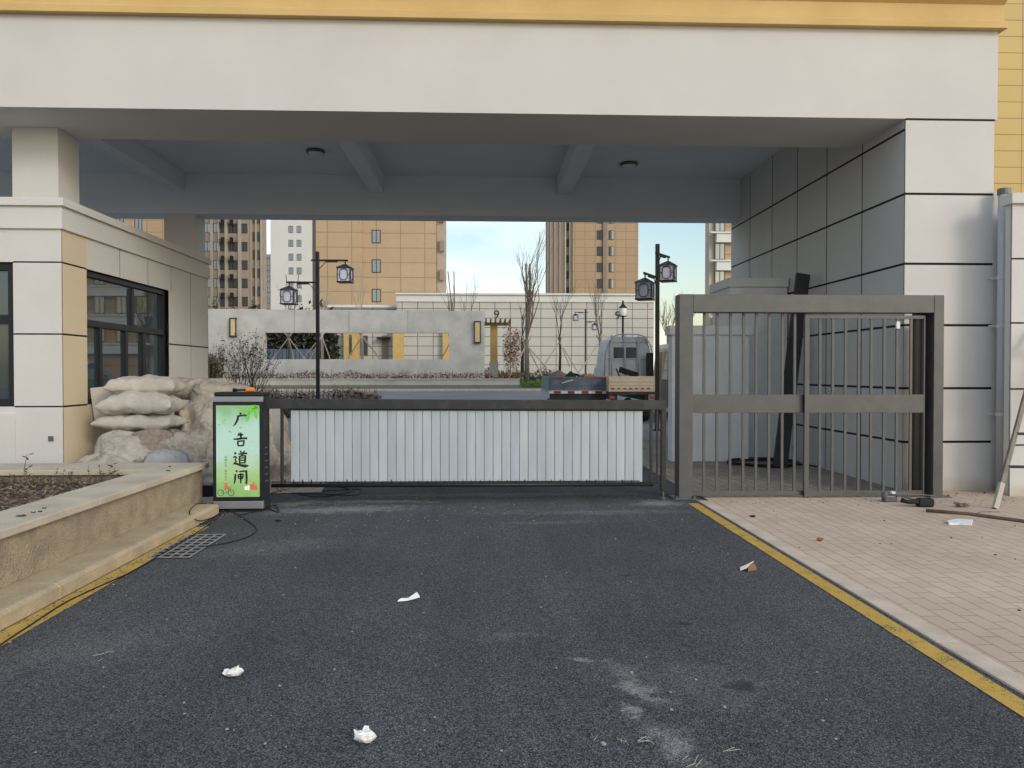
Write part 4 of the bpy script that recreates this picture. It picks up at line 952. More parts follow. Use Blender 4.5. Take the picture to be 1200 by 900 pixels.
for px, py, n in ((762, 868, 5), (810, 893, 4), (857, 880, 2), (703, 868, 2), (300, 640, 3), (740, 866, 3), (120, 770, 3)):
    for i in range(n):
        g0 = gr(px+random.uniform(-12, 12), py+random.uniform(-6, 6), .006); a = random.random()*3.1; l = random.uniform(.02, .07)
        b.tube([g0-Vector((cos(a), sin(a), 0))*l/2, g0+Vector((cos(a), sin(a), .05))*l/2], .0012, 4)
tag(b.build('straw', pmat('straw', (.42, .40, .33), .8)), 'loose pale straw stalks lying on the asphalt', 'straw', kind='stuff')
for px, py, r_, m_, lb in ((985, 657, .022, 'rust', 'small brown clod on the brick paving'), (960, 634, .02, 'rubber', 'small dark lump on the brick paving near the yellow line'), (881, 604, .02, 'rubber', 'small black scrap on the paving below the gate')):
    pass
b = MB()
for i in range(170):
    e_ = random.random()
    if e_ < .45: x, y = random.uniform(2.6, 7.5), random.uniform(3.4, 9.1)
    elif e_ < .75: x, y = random.uniform(2.7, 6.0), random.gauss(8.45, .12)
    else: x, y = random.gauss(5.9, .5), random.gauss(8.9, .15)
    s_ = random.uniform(.003, .010); b.prism([(x+s_*cos(a)*random.uniform(.6, 1.3), y+s_*sin(a)*random.uniform(.6, 1.3), .0065) for a in (0, 1.3, 2.5, 3.8, 5.1)], (0, 0, s_*.6), random.randrange(2))
tag(b.build('paving_grit', [M['rustpipe'], M['rubber']]), 'fine dark crumbs and grit scattered over the brick paving', 'grit', kind='stuff')
b = MB()
for i in range(260):
    y = random.uniform(3.0, 8.2); x = -2.68+abs(random.gauss(0, .06)); s_ = random.uniform(.003, .009)
    b.prism([(x+s_*cos(a)*random.uniform(.6, 1.5), y+s_*sin(a)*random.uniform(.6, 1.5), .0055) for a in (0, 1.3, 2.5, 3.8, 5.1)], (0, 0, s_*.5), random.randrange(2))
tag(b.build('gutter_grit', [M['leaf_brown'], pmat('pale_crumbs', (.4, .34, .25), .9)]), 'leaf crumbs and sand gathered along the foot of the stone kerb', 'grit', kind='stuff')
crumple(G(961, 634, .007), .024, M['rust'], 'small brown clod lying on the brick paving', 'clod', 1, .9, .8, 7, name='clod')
crumple(G(882, 606, .007), .022, M['rubber'], 'small black scrap on the paving just below the grey gate', 'scrap', 1.3, .6, .6, 9, name='scrap')
crumple(G(326, 611, .003), .022, M['rubber'], 'small black lump on the road right of the display box', 'lump', 1.3, .7, .6, 12, name='scrap')

# ------------------------------------------------------------------ tools and ladder at right
t = thing('metal_bracket', G(1045, 588), 'grey steel angle tool lying at the foot of the gate', 'tool')
q = t.location
b = MB(); b.box(q.x-.09, q.x+.05, q.y-.03, q.y+.06, .008, .08); b.tube([q+Vector((-.08, 0, .05)), q+Vector((-.08, 0, .11))], .035, 10); b.build('tool_body', M['toolgrey'], t, bevel=.008)
b = MB(); b.bar(q+Vector((.0, 0, .09)), q+Vector((.30, -.12, .012)), .05, .012); b.bar(q+Vector((.0, .03, .10)), q+Vector((.55, .1, .05)), .012, .01); b.build('tool_arm', M['toolgrey'], t)
b = MB(); b.box(q.x-.01, q.x+.03, q.y-.02, q.y+.02, .10, .125); b.build('tool_switch', M['white'], t)
t = thing('grinder', G(1080, 594), 'black hand grinder lying on the paving beside the gate post', 'grinder')
q = t.location
b = MB(); b.box(q.x-.04, q.x+.13, q.y-.03, q.y+.07, .008, .10); b.build('motor_housing', M['rubber'], t, bevel=.02)
b = MB(); b.tube([q+Vector((-.04, 0, .06)), q+Vector((-.14, .02, .05)), q+Vector((-.2, .05, .07))], [.03, .022, .028], 10); b.build('handle', M['rubber'], t, smooth=True)
b = MB(); b.tube([G(1085, 598, .025), G(1135, 602, .022), G(1210, 612, .022), G(1290, 625, .022)], .017, 10)
tag(b.build('steel_pipe', M['rustpipe'], smooth=True, loc=G(1085, 598)), 'long rusty brown pipe lying on the brick paving at right', 'pipe')
b = MB(); pts = [G(1110, 612), G(1122, 610), G(1140, 611), G(1138, 616), G(1124, 615), G(1112, 615)]; b.prism(pts, (0, 0, .018)); tag(b.build('foam_scrap', M['paper'], loc=pts[0]), 'flat white foam scrap on the brick paving below the pipe', 'scrap')
crumple(G(1127, 594, .008), .05, M['rustpipe'], 'rusty metal fitting on the paving between gate and ladder', 'fitting', 1.5, .8, .6, 3, name='metal_fitting')
b = MB(); b.tube([G(1120, 601), G(1140, 603), G(1150, 600), G(1172, 600)], .006, 6); tag(b.build('wire', M['rustpipe'], loc=G(1120, 601)), 'bent piece of wire beside the ladder foot', 'wire')
lad = thing('ladder', gr(1163, 597), 'worn tapered wooden ladder leaning on the boundary wall at right edge', 'ladder')
L0 = gr(1166, 596, .01); L1 = at(1201, 466, L0.y+.40); dL = (L1-L0)/L1.z*2.0
LT = L0+dL; w2 = 1.1
b = MB(); b.bar(L0, LT, .05, .035, up=(0, 1, 0)); b.build('rail', M['wood'], lad, bevel=.004)
R0 = L0+Vector((1.15, -.12, 0)); RT = LT+Vector((.16, -.04, 0))
b = MB(); b.bar(R0, RT, .05, .035, up=(0, 1, 0)); b.build('rail', M['wood'], lad, bevel=.004)
for z in (.43, .78, 1.13, 1.48, 1.8):
    f = z/2.0; b = MB(); b.bar(L0.lerp(LT, f), R0.lerp(RT, f), .03, .03); b.build('rung', M['black_part'], lad, bevel=.003)
b = MB(); b.bar(L0, L0.lerp(LT, .13), .055, .04, up=(0, 1, 0)); b.build('foot_sleeve', M['sack'], lad)

# ------------------------------------------------------------------ lantern posts
def lantern(root, c, s=1.0, rz=0):
    """square garden lantern hung at point c (its top)"""
    R3 = Matrix.Translation(c) @ Matrix.Rotation(rz, 4, 'Z')
    W_ = .42*s; hgt = .44*s
    b = MB(); b.tube([c, c+Vector((0, 0, -.14*s))], .022*s, 8)
    P = [R3 @ Vector((x*W_*.62, y*W_*.62, -.26*s)) for x, y in ((-1,-1),(1,-1),(1,1),(-1,1))]; T = [R3 @ Vector((x*W_*.12, y*W_*.12, -.13*s)) for x, y in ((-1,-1),(1,-1),(1,1),(-1,1))]
    base = len(b.v); b.v += [tuple(p) for p in P+T]
    for f in [(0,1,5,4),(1,2,6,5),(2,3,7,6),(3,0,4,7),(4,5,6,7),(3,2,1,0)]: b.f.append(tuple(base+i for i in f)); b.m.append(0)
    z0 = -.26*s-hgt
    b.box(-W_*.56, W_*.56, -W_*.56, W_*.56, z0-.035*s, z0, 0, R3)
    for x in (-1, 1):
        for y in (-1, 1): b.box(x*W_*.5-.012*s, x*W_*.5+.012*s, y*W_*.5-.012*s, y*W_*.5+.012*s, z0, -.26*s, 0, R3)
    # octagonal tracery rings on the four faces, with short links
    for k_ in range(4):
        Rk = R3 @ Matrix.Rotation(k_*pi/2, 4, 'Z')
        oc = [(-.5, 1), (.5, 1), (1, .62), (1, -.62), (.5, -1), (-.5, -1), (-1, -.62), (-1, .62)]
        pt = [Rk @ Vector((x*W_*.30, -W_*.5-.004, z0+hgt/2+z*hgt*.40)) for x, z in oc]
        for i in range(8): b.bar(pt[i], pt[(i+1) % 8], .016*s, .016*s)
        for x in (-1, 1): b.bar(Rk @ Vector((x*W_*.30, -W_*.5-.004, z0+hgt/2)), Rk @ Vector((x*W_*.5, -W_*.5-.004, z0+hgt/2)), .014*s, .014*s)
    lf = b.build('lantern', M['black_metal'], root)
    b = MB(); b.box(-W_*.47, W_*.47, -W_*.47, W_*.47, z0+.002, -.262*s, 0, R3); b.build('lantern_glass', M['lantern_glass'], lf)
def lamp(px, Y, ytop, arms, label, s=1.0, aw=1.0, base=0.0, rz=0, name='lantern_post'):
    top = at(px, ytop, Y); t = thing(name, (top.x, Y, gz(Y)), label, 'street lamp', 'twin lantern garden lamp posts')
    b = MB(); b.box(top.x-.055*s, top.x+.055*s, Y-.055*s, Y+.055*s, gz(Y), top.z); b.box(top.x-.12, top.x+.12, Y-.12, Y+.12, gz(Y), gz(Y)+.03); b.build('pole', M['black_metal'], t, bevel=.005)
    for (dx, dy, ya, back) in arms:          # arm: horizontal end offset (m), pixel height of arm
        z = at(px, ya, Y).z; d = Vector((dx, dy, 0)); u = d.normalized(); C0 = Vector((top.x, Y, z))
        b = MB(); b.bar(C0-u*back, C0+d+u*.08, .05*s, .055*s); b.bar(C0+d*.30+Vector((0, 0, -.045*s)), C0+d*.72+Vector((0, 0, -.045*s)), .05*s, .045*s)
        b.bar(C0+u*.05+Vector((0, 0, -.28*s)), C0+d*.30+Vector((0, 0, -.05*s)), .02*s, .02*s)
        b.build('arm', M['black_metal'], t)
        lantern(t, C0+d, s, rz)
lamp(372, 22, 295, [(.78, 0, 305, .18), (-.80, 0, 331, 0)], 'black twin lantern post in front of the concrete screen wall', .86, rz=-.08)
lamp(770.5, 18.5, 286, [(at(783, 300, 19.05).x-at(770.5, 300, 18.5).x, .55, 297, .10), (at(756, 320, 17.7).x-at(770.5, 300, 18.5).x, -.8, 325.5, 0)], 'black twin lantern post beside the parked truck, narrow arms', .84, rz=-.42)
lamp(686, 48, 362, [(-.62, 0, 366, .18), (.58, 0, 377, 0)], 'small distant twin lantern post in front of the gridded wall', .72)
lamp(262, 47, 372, [(-.6, 0, 380, .1), (.6, 0, 390, 0)], 'distant twin lantern post at the left end of the concrete screen', .8)
gl = thing('globe_lamp', at(730, 440, 50), 'classic black lamp post with white glazed head', 'street lamp'); gl.location.z = gz(50)
top = at(730, 353, 50)
b = MB(); b.tube([(top.x, 50, gz(50)), (top.x, 50, at(730, 371, 50).z)], .07, 10); b.lathe((top.x, 50, at(730, 371, 50).z), [(.05, -.02), (.26, 0), (.26, .05), (.1, .05)], 10)
b.lathe((top.x, 50, at(730, 361, 50).z), [(.3, 0), (.14, .18), (.07, .28), (.06, .45), (.0, .52)], 10); b.build('post', M['black_metal'], gl)
b = MB(); b.lathe((top.x, 50, at(730, 371, 50).z+.05), [(.18, 0), (.25, .25), (.25, .5)], 10); b.build('lamp_glass', M['lantern_white'], gl, smooth=True)

# ------------------------------------------------------------------ bare trees, shrubs
def branch(mb, p, d, L, r, depth, spread, rnd, up=.25, nseg=4, kids_=(2, 3), leafs=None):
    pts = [p]; q = p.copy(); dd = d.normalized()
    for i in range(nseg):
        dd = (dd+Vector((rnd.uniform(-1, 1), rnd.uniform(-1, 1), rnd.uniform(-.3, 1)*up*2))*.12).normalized(); q = q+dd*L/nseg; pts.append(q.copy())
    mb.tube(pts, [r*(1-.55*i/nseg) for i in range(nseg+1)], 6 if r > .02 else 4, cap=True)
    if leafs is not None and depth <= 1:
        for i in range(leafs[1]):
            c = pts[rnd.randint(1, nseg)]+Vector((rnd.uniform(-1, 1), rnd.uniform(-1, 1), rnd.uniform(-1, 1)))*.05; a = rnd.random()*6.28; l = leafs[2]*rnd.uniform(.6, 1.3)
            u = Vector((cos(a), sin(a), rnd.uniform(-.8, .8)))*l; v = Vector((-sin(a), cos(a), rnd.uniform(-.5, .5)))*l*.45
            leafs[0].poly([c, c+u*.5+v, c+u, c+u*.5-v])
    if depth == 0: return
    for i in range(rnd.randint(*kids_)):
        a = rnd.random()*6.28; side = Vector((cos(a), sin(a), up)); nd = (dd+side*spread*rnd.uniform(.6, 1.2)).normalized()
        st = pts[rnd.randint(max(1, nseg//2), nseg)]
        branch(mb, st, nd, L*rnd.uniform(.55, .8), r*.52, depth-1, spread, rnd, up, nseg, kids_, leafs)
def bare_tree(px, Y, ybase, yfork, ytop, label, seed, props=(), r=.16, depth=3, stems=5, spread=.35, mat='bark', dead=True, group='bare propped young trees', lop=()):
    rnd = random.Random(seed); B = at(px, ybase, Y); F = at(px, yfork, Y); T = at(px, ytop, Y)
    t = thing('bare_tree', B, label, 'tree', group)
    b = MB(); b.tube([B+Vector((0, 0, -.1)), B.lerp(F, .5)+Vector((.03, 0, 0)), F+Vector((0, 0, .1))], [r*1.15, r, r*.9], 10); b.build('trunk', M[mat], t, smooth=True)
    b = MB()
    for i in range(stems):
        a = i/stems*6.28+rnd.random(); sp = rnd.uniform(.08, spread)
        d = Vector((cos(a)*sp, sin(a)*sp, 1)); branch(b, F, d, (T.z-F.z)*rnd.uniform(.5, .66), r*.36, depth, .42, rnd, up=.7)
    for (dx, f0, f1) in lop:       # lopped thick leader
        A = F; E = at(px+dx, ytop, Y); b.tube([A, A.lerp(E, .5)+Vector((.1, 0, 0)), E], [r*.55, r*.45, r*.36], 8)
    b.build('crown', M[mat], t)
    for (fx, fy) in props:
        e = at(fx, fy, Y-.6); hook = B.lerp(F, .92); d = (hook-e)
        b = MB(); b.tube([e, hook+d*.22], .042, 6); b.build('support_pole', M['pole'], t)
bare_tree(617, 43.6, 452, 400, 309, 'tallest bare lopped tree with crossed support poles right of the concrete screen', 1, props=((590, 455), (641, 452), (668-28, 430)), r=.135, depth=3, stems=8, spread=.32, lop=((-1, 0, 0), (4, 0, 0)))
bare_tree(656, 47.5, 434, 397, 344, 'thin bare tree with support poles standing on the soil mound', 2, props=((630, 440), (677, 436), (668, 430)), r=.075, depth=3, stems=4, spread=.3, mat='barkdark')
bare_tree(703, 46.5, 440, 397, 344, 'thin bare tree rising behind the parked truck cab', 3, props=((678, 437), (722, 436)), r=.085, depth=3, stems=5, spread=.3)
bare_tree(612, 50, 436, 395, 350, 'slim dark trunk right behind the tallest bare tree', 14, r=.11, depth=2, stems=3, spread=.2, mat='barkdark')
bare_tree(529, 47, 440, 395, 318, 'bare lopped tree behind the right end of the concrete screen', 4, props=((512, 430), (545, 430)), r=.08, depth=1, stems=3, spread=.18, lop=((3, 0, 0), (-4, 0, 0)))
bare_tree(338, 47, 438, 392, 322, 'bare lopped tree behind the left end of the concrete opening', 5, props=((317, 424), (345, 424), (360, 424)), r=.07, depth=1, stems=3, spread=.3, lop=((-3, 0, 0), (12, 0, 0)))
bare_tree(377, 47.5, 438, 390, 330, 'pale bare tree behind the black lantern post', 6, props=((352, 424), (361, 426), (388, 424)), r=.09, depth=2, stems=3, spread=.2, mat='pole')
bare_tree(424, 47, 438, 390, 326, 'pale thin bare tree in front of the tan tower', 7, props=((404, 426), (448, 424)), r=.09, depth=2, stems=4, spread=.16, mat='pole')
bare_tree(254, 46, 440, 400, 362, 'dark bare tree seen just beyond the guardhouse corner', 8, props=((246, 440), (264, 438), (240, 432)), r=.12, depth=3, stems=5, spread=.5, mat='barkdark')
bare_tree(530+20, 60, 430, 390, 335, 'faint slender bare tree behind the screen before the tall gridded wall', 15, r=.08, depth=3, stems=4, spread=.35, mat='bark')
bare_tree(801, 60, 437, 390, 356, 'fine twigged bare tree against the sky beyond the right lantern post', 17, r=.14, depth=4, stems=8, spread=.9, mat='bark')
bare_tree(783, 62, 437, 395, 366, 'bushy bare tree beyond the right end of the gridded wall', 18, r=.14, depth=4, stems=8, spread=.9, mat='bark')

# near shrub behind the display box
rnd = random.Random(5); c = at(289, 470, 19.5); c.z = gz(19.5)
t = thing('bare_shrub', c, 'rounded leafless shrub with fine twigs in front of the concrete screen', 'shrub')
b = MB(); lf = MB()
for i in range(15):
    a = i/15*6.28+rnd.random()*.4; sp = rnd.uniform(.12, .5); branch(b, c+Vector((cos(a)*.04, sin(a)*.04, .9*rnd.random()*.4)), Vector((cos(a)*sp*.8, sin(a)*sp*.8, 1)), .88, .017, 4, .5, rnd, up=.5, kids_=(2, 3), leafs=(lf, 1, .05))
b.build('branches', M['barkdark'], t); lf.build('leaves', M['leaf_dark'], t)
def bush(name, label, cat, x0, x1, y0, y1, z0, z1, n, sz, mats, seed, group=None, kind=None, twigs=0, shape=None):
    rnd = random.Random(seed); b = MB()
    for i in range(n):
        x, y, z = rnd.uniform(x0, x1), rnd.uniform(y0, y1), z0+(z1-z0)*rnd.random()**.7
        hloc = .72+.5*noise.noise(Vector((x*.9, y, seed)))+.2*noise.noise(Vector((x*4, y*3, seed)))
        z = z0+(z-z0)*hloc
        if shape and not shape((x-x0)/(x1-x0)*2-1, (y-y0)/(y1-y0)*2-1, (z-z0)/(z1-z0)*2-1, rnd): continue
        a = rnd.random()*6.28; l = sz*rnd.uniform(.5, 1.4); u = Vector((cos(a), sin(a), rnd.uniform(-.9, .9)))*l; v = Vector((-sin(a), cos(a), rnd.uniform(-.6, .6)))*l*.5; c = Vector((x, y, z))
        b.poly([c-u, c+v, c+u, c-v], rnd.randrange(len(mats)))
    for i in range(twigs):
        x, y = rnd.uniform(x0, x1), rnd.uniform(y0, y1); p = Vector((x, y, z0)); e = Vector((x+rnd.uniform(-.1, .1), y, z0+(z1-z0)*rnd.uniform(.6, 1.1)))
        b.tube([p, e], [.012, .005], 4)
    o = b.build(name, mats, loc=((x0+x1)/2, (y0+y1)/2, z0)); return tag(o, label, cat, group, kind)
brn = [M['leaf_brown'], M['leaf_dark'], pmat('hedge_tan', (.2, .15, .105), .9)]
xa, xb = at(225, 460, 23).x, at(445, 460, 23).x
bush('hedge', 'low brown winter hedge along the road behind the barrier and lantern post', 'hedge', xa, xb, 22.6, 23.6, .1, 1.08, 9000, .045, brn, 3, twigs=300, kind='stuff')
# raised bed: low wall and plants
lw = thing('low_wall', at(420, 455, 42.2), 'long low concrete planter wall with pale coping in front of the screen', 'wall'); lw.location.z = .7
x0, x1 = at(180, 450, 42.2).x, at(609, 450, 42.2).x
b = MB(); b.box(x0, x1, 42.2, 42.45, .4, 1.08); b.build('wall_body', M['concrete'], lw); b = MB(); b.box(x0, x1+.03, 42.15, 42.5, 1.082, 1.14); b.build('coping', M['kerb'], lw)
b = MB(); b.poly([(x0, 42.5, .95), (x1, 42.5, .95), (x1, 44.9, 1.0), (x0, 44.9, 1.0)]); struct('raised_bed', b, M['soil'])
bush('bed_plants', 'dry brown ground plants between the low wall and the concrete screen', 'bedding plants', at(262, 440, 43).x, x1, 42.7, 43.7, .95, 1.6, 4200, .055, brn, 8, kind='stuff', twigs=250)
bush('bed_plants', 'dense brown thicket left of the concrete screen', 'thicket', at(225, 440, 44).x, at(262, 440, 44).x, 43, 45.4, .9, 3.0, 3500, .09, brn+[M['leaf_green']], 9, kind='stuff', twigs=120)
bush('dark_trees', 'dark evergreen thicket beyond the concrete screen at left', 'thicket', at(225, 440, 58).x, at(392, 440, 58).x, 57, 60, .6, 6.4, 17000, .2, [M['leaf_green'], M['leaf_dark'], M['leaf_green']], 10, kind='stuff', twigs=60)
gx = at(609, 450, 42).x
b = MB(); b.poly([(gx, 41.2, .72), (at(900, 450, 42).x, 41.2, .72), (at(900, 450, 50).x, 50, .95), (gx, 50, .95)]); struct('lawn', b, M['grass'])
bush('grass_blades', 'bright green lawn grass around the tallest bare tree', 'grass', gx, at(660, 450, 42).x, 41.3, 47, .72, 1.05, 7000, .035, [M['grass']], 12, kind='stuff')
bush('bed_plants', 'row of dry plants at the foot of the gridded wall', 'bedding plants', at(568, 440, 48).x, at(650, 440, 48).x, 47.5, 49, .75, 1.75, 3500, .07, brn+[M['olivegrass']], 13, kind='stuff', twigs=80)
# red shrub
cx = at(600, 410, 45); 
sh_ = lambda u, v, w_, r: (u*u+v*v+(w_*.8)**2) < 1 - .3*r.random()
bush('red_shrub', 'reddish brown oval shrub between the pergola and the tallest tree', 'shrub', at(588, 410, 45).x, at(612, 410, 45).x, 44.2, 45.8, 1.2, 4.9, 3800, .06, [M['leaf_red'], M['leaf_red'], M['leaf_brown']], 14, twigs=0, shape=sh_)
# soil mounds
for px, Y, r_, h_, lb in ((655, 47, 2.0, .95, 'mound of dark soil around the foot of the thin bare tree'), (697, 46, 1.4, .7, 'smaller mound of soil behind the blue trailer')):
    c = at(px, 440, Y); b = MB(); n = 28; b.v.append((c.x, c.y, .7+h_))
    for j in range(1, 9):
        for i in range(n):
            a = 2*pi*i/n; rr = r_*j/8; z = .7+h_*max(0, (1-(j/8))**1.2)+.06*noise.noise(Vector((rr*cos(a)*2, rr*sin(a)*2, 1))); b.v.append((c.x+rr*cos(a), c.y+rr*sin(a), z if j < 8 else .6))
    for i in range(n): b.f.append((0, 1+i, 1+(i+1) % n)); b.m.append(0)
    for j in range(7):
        for i in range(n):
            i2 = (i+1) % n; b.f.append((1+j*n+i, 1+(j+1)*n+i, 1+(j+1)*n+i2, 1+j*n+i2)); b.m.append(0)
    tag(b.build('soil_mound', M['soil'], smooth=True, loc=(c.x, c.y, .7)), lb, 'soil mound')

# ------------------------------------------------------------------ concrete screen wall
YS = 44.2
sw_ = thing('screen_wall', at(400, 440, YS), 'grey concrete screen wall with long horizontal opening', 'wall'); sw_.location.z = .8
X = lambda px: at(px, 400, YS).x
Zs = lambda py: at(420, py, YS).z
b = MB()
b.box(X(266), X(310.5), YS, YS+.4, .5, Zs(362.5)); b.box(X(526.5), X(568), YS, YS+.4, .5, Zs(364))
b.box(X(310.5), X(526.5), YS, YS+.4, Zs(390), Zs(363.2)); b.box(X(310.5), X(526.5), YS, YS+.4, .5, Zs(421)); b.box(X(244), X(266), YS, YS+.4, .5, Zs(362.5))
b.build('wall_body', M['concrete'], sw_)
for px in (345, 409, 478):
    b = MB(); b.box(X(px)-.012, X(px)+.012, YS-.006, YS-.002, Zs(390), Zs(363.5)); b.build('panel_joint', M['tgrey'], sw_)
for px, y0, y1 in ((274, 373, 395), (559.5, 376, 402)):
    f = MB(); a, c = X(px-4), X(px+4); f.box(a, c, YS-.18, YS-.004, Zs(y1), Zs(y1)+.06); f.box(a, c, YS-.18, YS-.004, Zs(y0)-.06, Zs(y0))
    for x in (a, c-.05): f.box(x, x+.05, YS-.18, YS-.13, Zs(y1)+.06, Zs(y0)-.06)
    fr = f.build('wall_lamp', M['black_metal'], sw_); f = MB(); f.box(a+.06, c-.06, YS-.15, YS-.01, Zs(y1)+.07, Zs(y0)-.07); f.build('lamp_glass', M['ring_cream'], fr)
# pergola
pg = thing('pergola', at(578, 430, 46), 'small wooden pergola on a yellow post beside the concrete screen', 'pergola'); pg.location.z = .8
XX = lambda px: at(px, 400, 46).x
ZZ = lambda py: at(578, py, 46).z
b = MB(); b.box(XX(574.5), XX(583), 46, 46.4, ZZ(424), ZZ(381)); b.build('post', M['tilecream'], pg); b = MB(); b.box(XX(573.5), XX(584), 45.95, 46.45, .6, ZZ(424)); b.build('post_base', M['concrete'], pg)
for dy in (45.8, 46.5):
    b = MB(); b.box(XX(560), XX(599), dy, dy+.08, ZZ(381), ZZ(378)); b.build('beam', pmat('pergola_wood', (.30, .18, .10), .7), pg)
for i in range(7):
    b = MB(); x = XX(563+i*5.6); b.box(x, x+.09, 45.2, 47.1, ZZ(378), ZZ(374.5)); b.build('rafter', M['rustpipe'], pg)

# ------------------------------------------------------------------ podium wall far behind
YP = 66
pd = thing('podium_building', at(620, 440, YP), 'low pale building with gridded panel wall behind the bare trees', 'building'); pd.location.z = .7
XP = lambda px: at(px, 400, YP).x
ZP = lambda py: at(620, py, YP).z
b = MB(); b.box(XP(465), XP(766), YP, YP+14, .5, ZP(354)); b.build('panel_wall', M['podium'], pd)
b = MB(); b.box(XP(464.5), XP(766.5), YP-.12, YP+14, ZP(354)+.002, ZP(346)); b.box(XP(464), XP(767), YP-.3, YP+14, ZP(346)+.002, ZP(344)); b.build('parapet', M['twhite'], pd)
b = MB(); b.box(XP(381), XP(464.9), YP+1, YP+13, .5, ZP(360)); b.build('side_wall', M['podium'], pd)
b = MB(); b.box(XP(381), XP(464.4), YP+.8, YP+13, ZP(360)+.002, ZP(357)); b.build('side_parapet', M['twhite'], pd)
for px0, px1 in ((404, 420), (461, 473), (519, 527)):
    b = MB(); b.box(XP(px0), XP(px1), YP-.5, YP+.99, .5, ZP(385)); b.build('yellow_pier', M['tilecream'], pd)
b = MB(); b.box(XP(410.5), XP(413.5), YP-.54, YP-.502, ZP(416), ZP(393)); b.build('window', M['glassfar'], pd)
b = MB(); b.box(XP(420.5), XP(429), YP+.9, YP+.96, ZP(416), ZP(393)); b.build('window', M['glassfar'], pd)
b = MB(); b.box(XP(446), XP(452), YP+.9, YP+.96, ZP(421), ZP(393)); b.build('door', M['tgrey'], pd)
b = MB(); b.box(XP(441), XP(456), YP+.2, YP+.96, ZP(397), ZP(395)); b.build('canopy', M['black_metal'], pd)
for px, py in ((582, 373), (724, 374)):
    c = at(px, py, YP-.03); text('9', c+Vector((0, 0, 0)), 1.0, M['black_metal'], pd, ext=.02)
b = MB(); x0, x1 = at(300, 400, 52).x, at(372, 400, 52).x
for i in range(14):
    x = x0+(x1-x0)*i/14; b.box(x, x+(x1-x0)/14-.04, 52, 52.06+.03*(i % 2), .6, at(330, 409, 52).z)
tag(b.build('hoarding', M['grille'], loc=(x0, 52, .6)), 'blue grey site hoarding seen through the left of the screen opening', 'hoarding')

# ------------------------------------------------------------------ towers
def win_mesh(w_, h_, two=True, frm='frame', sill=True):
    f = MB(); e = .07; f.box(-w_/2, w_/2, -.05, .02, 0, e); f.box(-w_/2, w_/2, -.05, .02, h_-e, h_)
    for x in ([-w_/2, -e/2, w_/2-e] if two else [-w_/2, w_/2-e]): f.box(x, x+e, -.05, .02, e, h_-e)
    p = MB(); p.box(-w_/2+e, w_/2-e, -.02, .01, e, h_-e)
    return f, p
def tower(name, label, Y, x0, x1, depth, top, mat, cols, ysp, yref, zmat_parts=None, win=(1.2, 1.5), two=True, group='high rise towers beyond the yard', zlow=.5, pxmid=None):
    """cols: pixel columns of windows on the front face; ysp: storey height in metres; yref: pixel row of one window's sill"""
    pxm = (x0+x1)/2; A, B = at(x0, 300, Y).x, at(x1, 300, Y).x
    t = thing(name, ((A+B)/2, Y, .7), label, 'tower', group)
    b = MB(); b.box(A, B, Y, Y+depth, zlow, top); b.build('facade', M[mat] if isinstance(mat, str) else mat, t)
    b = MB(); b.box(A-.3, B+.3, Y-.3, Y+depth+.3, top+.002, top+.9); b.build('roof_parapet', M['tbeige'], t)
    if cols:
        f, p = win_mesh(win[0], win[1], two); first = None; extra = MB(); nw = 0
        zs0 = at(pxm, yref, Y).z; fl = [zs0+ysp*i for i in range(-14, 26) if zlow+2.0 < zs0+ysp*i < top-win[1]-.5]
        vis = [z for z in fl if at(pxm, 365, Y).z-ysp*1.2 < z < at(pxm, 245, Y).z+ysp]
        for px in cols:
            X_ = at(px, 300, Y).x
            for z in fl:
                if z in vis and nw < 96:
                    if first is None:
                        o = f.build('window', M['frame'], None); q = p.build('pane', M['glassfar'], o); o.parent = t; first = o
                    else:
                        o = first.copy(); COL.objects.link(o); o.parent = t; q = kids(first)[0].copy(); COL.objects.link(q); q.parent = o
                    o.location = (X_-t.location.x, -.0, z-t.location.z); nw += 1
                else: extra.box(X_-win[0]/2, X_+win[0]/2, Y-.04, Y+.01, z, z+win[1])
        if extra.v:
            e = extra.build('upper_windows', M['glassfar'], t); e['kind'] = 'stuff'
    return t
def trim(t, name, mat, boxes):
    b = MB()
    for q in boxes: b.box(*q)
    return b.build(name, M[mat] if isinstance(mat, str) else mat, t)
# tan tower, left of centre
Y = 79; T = tower('apartment_tower', 'broad tan tiled tower behind the concrete screen with one column of windows', Y, 371, 511, 5, 58, 'tan', [441], 3.0, 285, win=(.9, 1.35))
a = lambda px, Y=Y: at(px, 300, Y).x
trim(T, 'recess_strip', 'tgrey', [(a(363.5), a(370.6), Y+1, Y+4, .5, 58)])
trim(T, 'facade_step', 'tan', [(a(371), a(425), Y-.35, Y-.005, .5, 57.9)])
trim(T, 'edge_wing', 'tbrick', [(a(511.4), a(522), Y+.8, Y+2, .5, 56)])
for i in range(14):
    z = 5+3*i; trim(T, 'balcony', 'tgrey', [(a(515), a(520), Y+.4, Y+.79, z, z+1.1)])
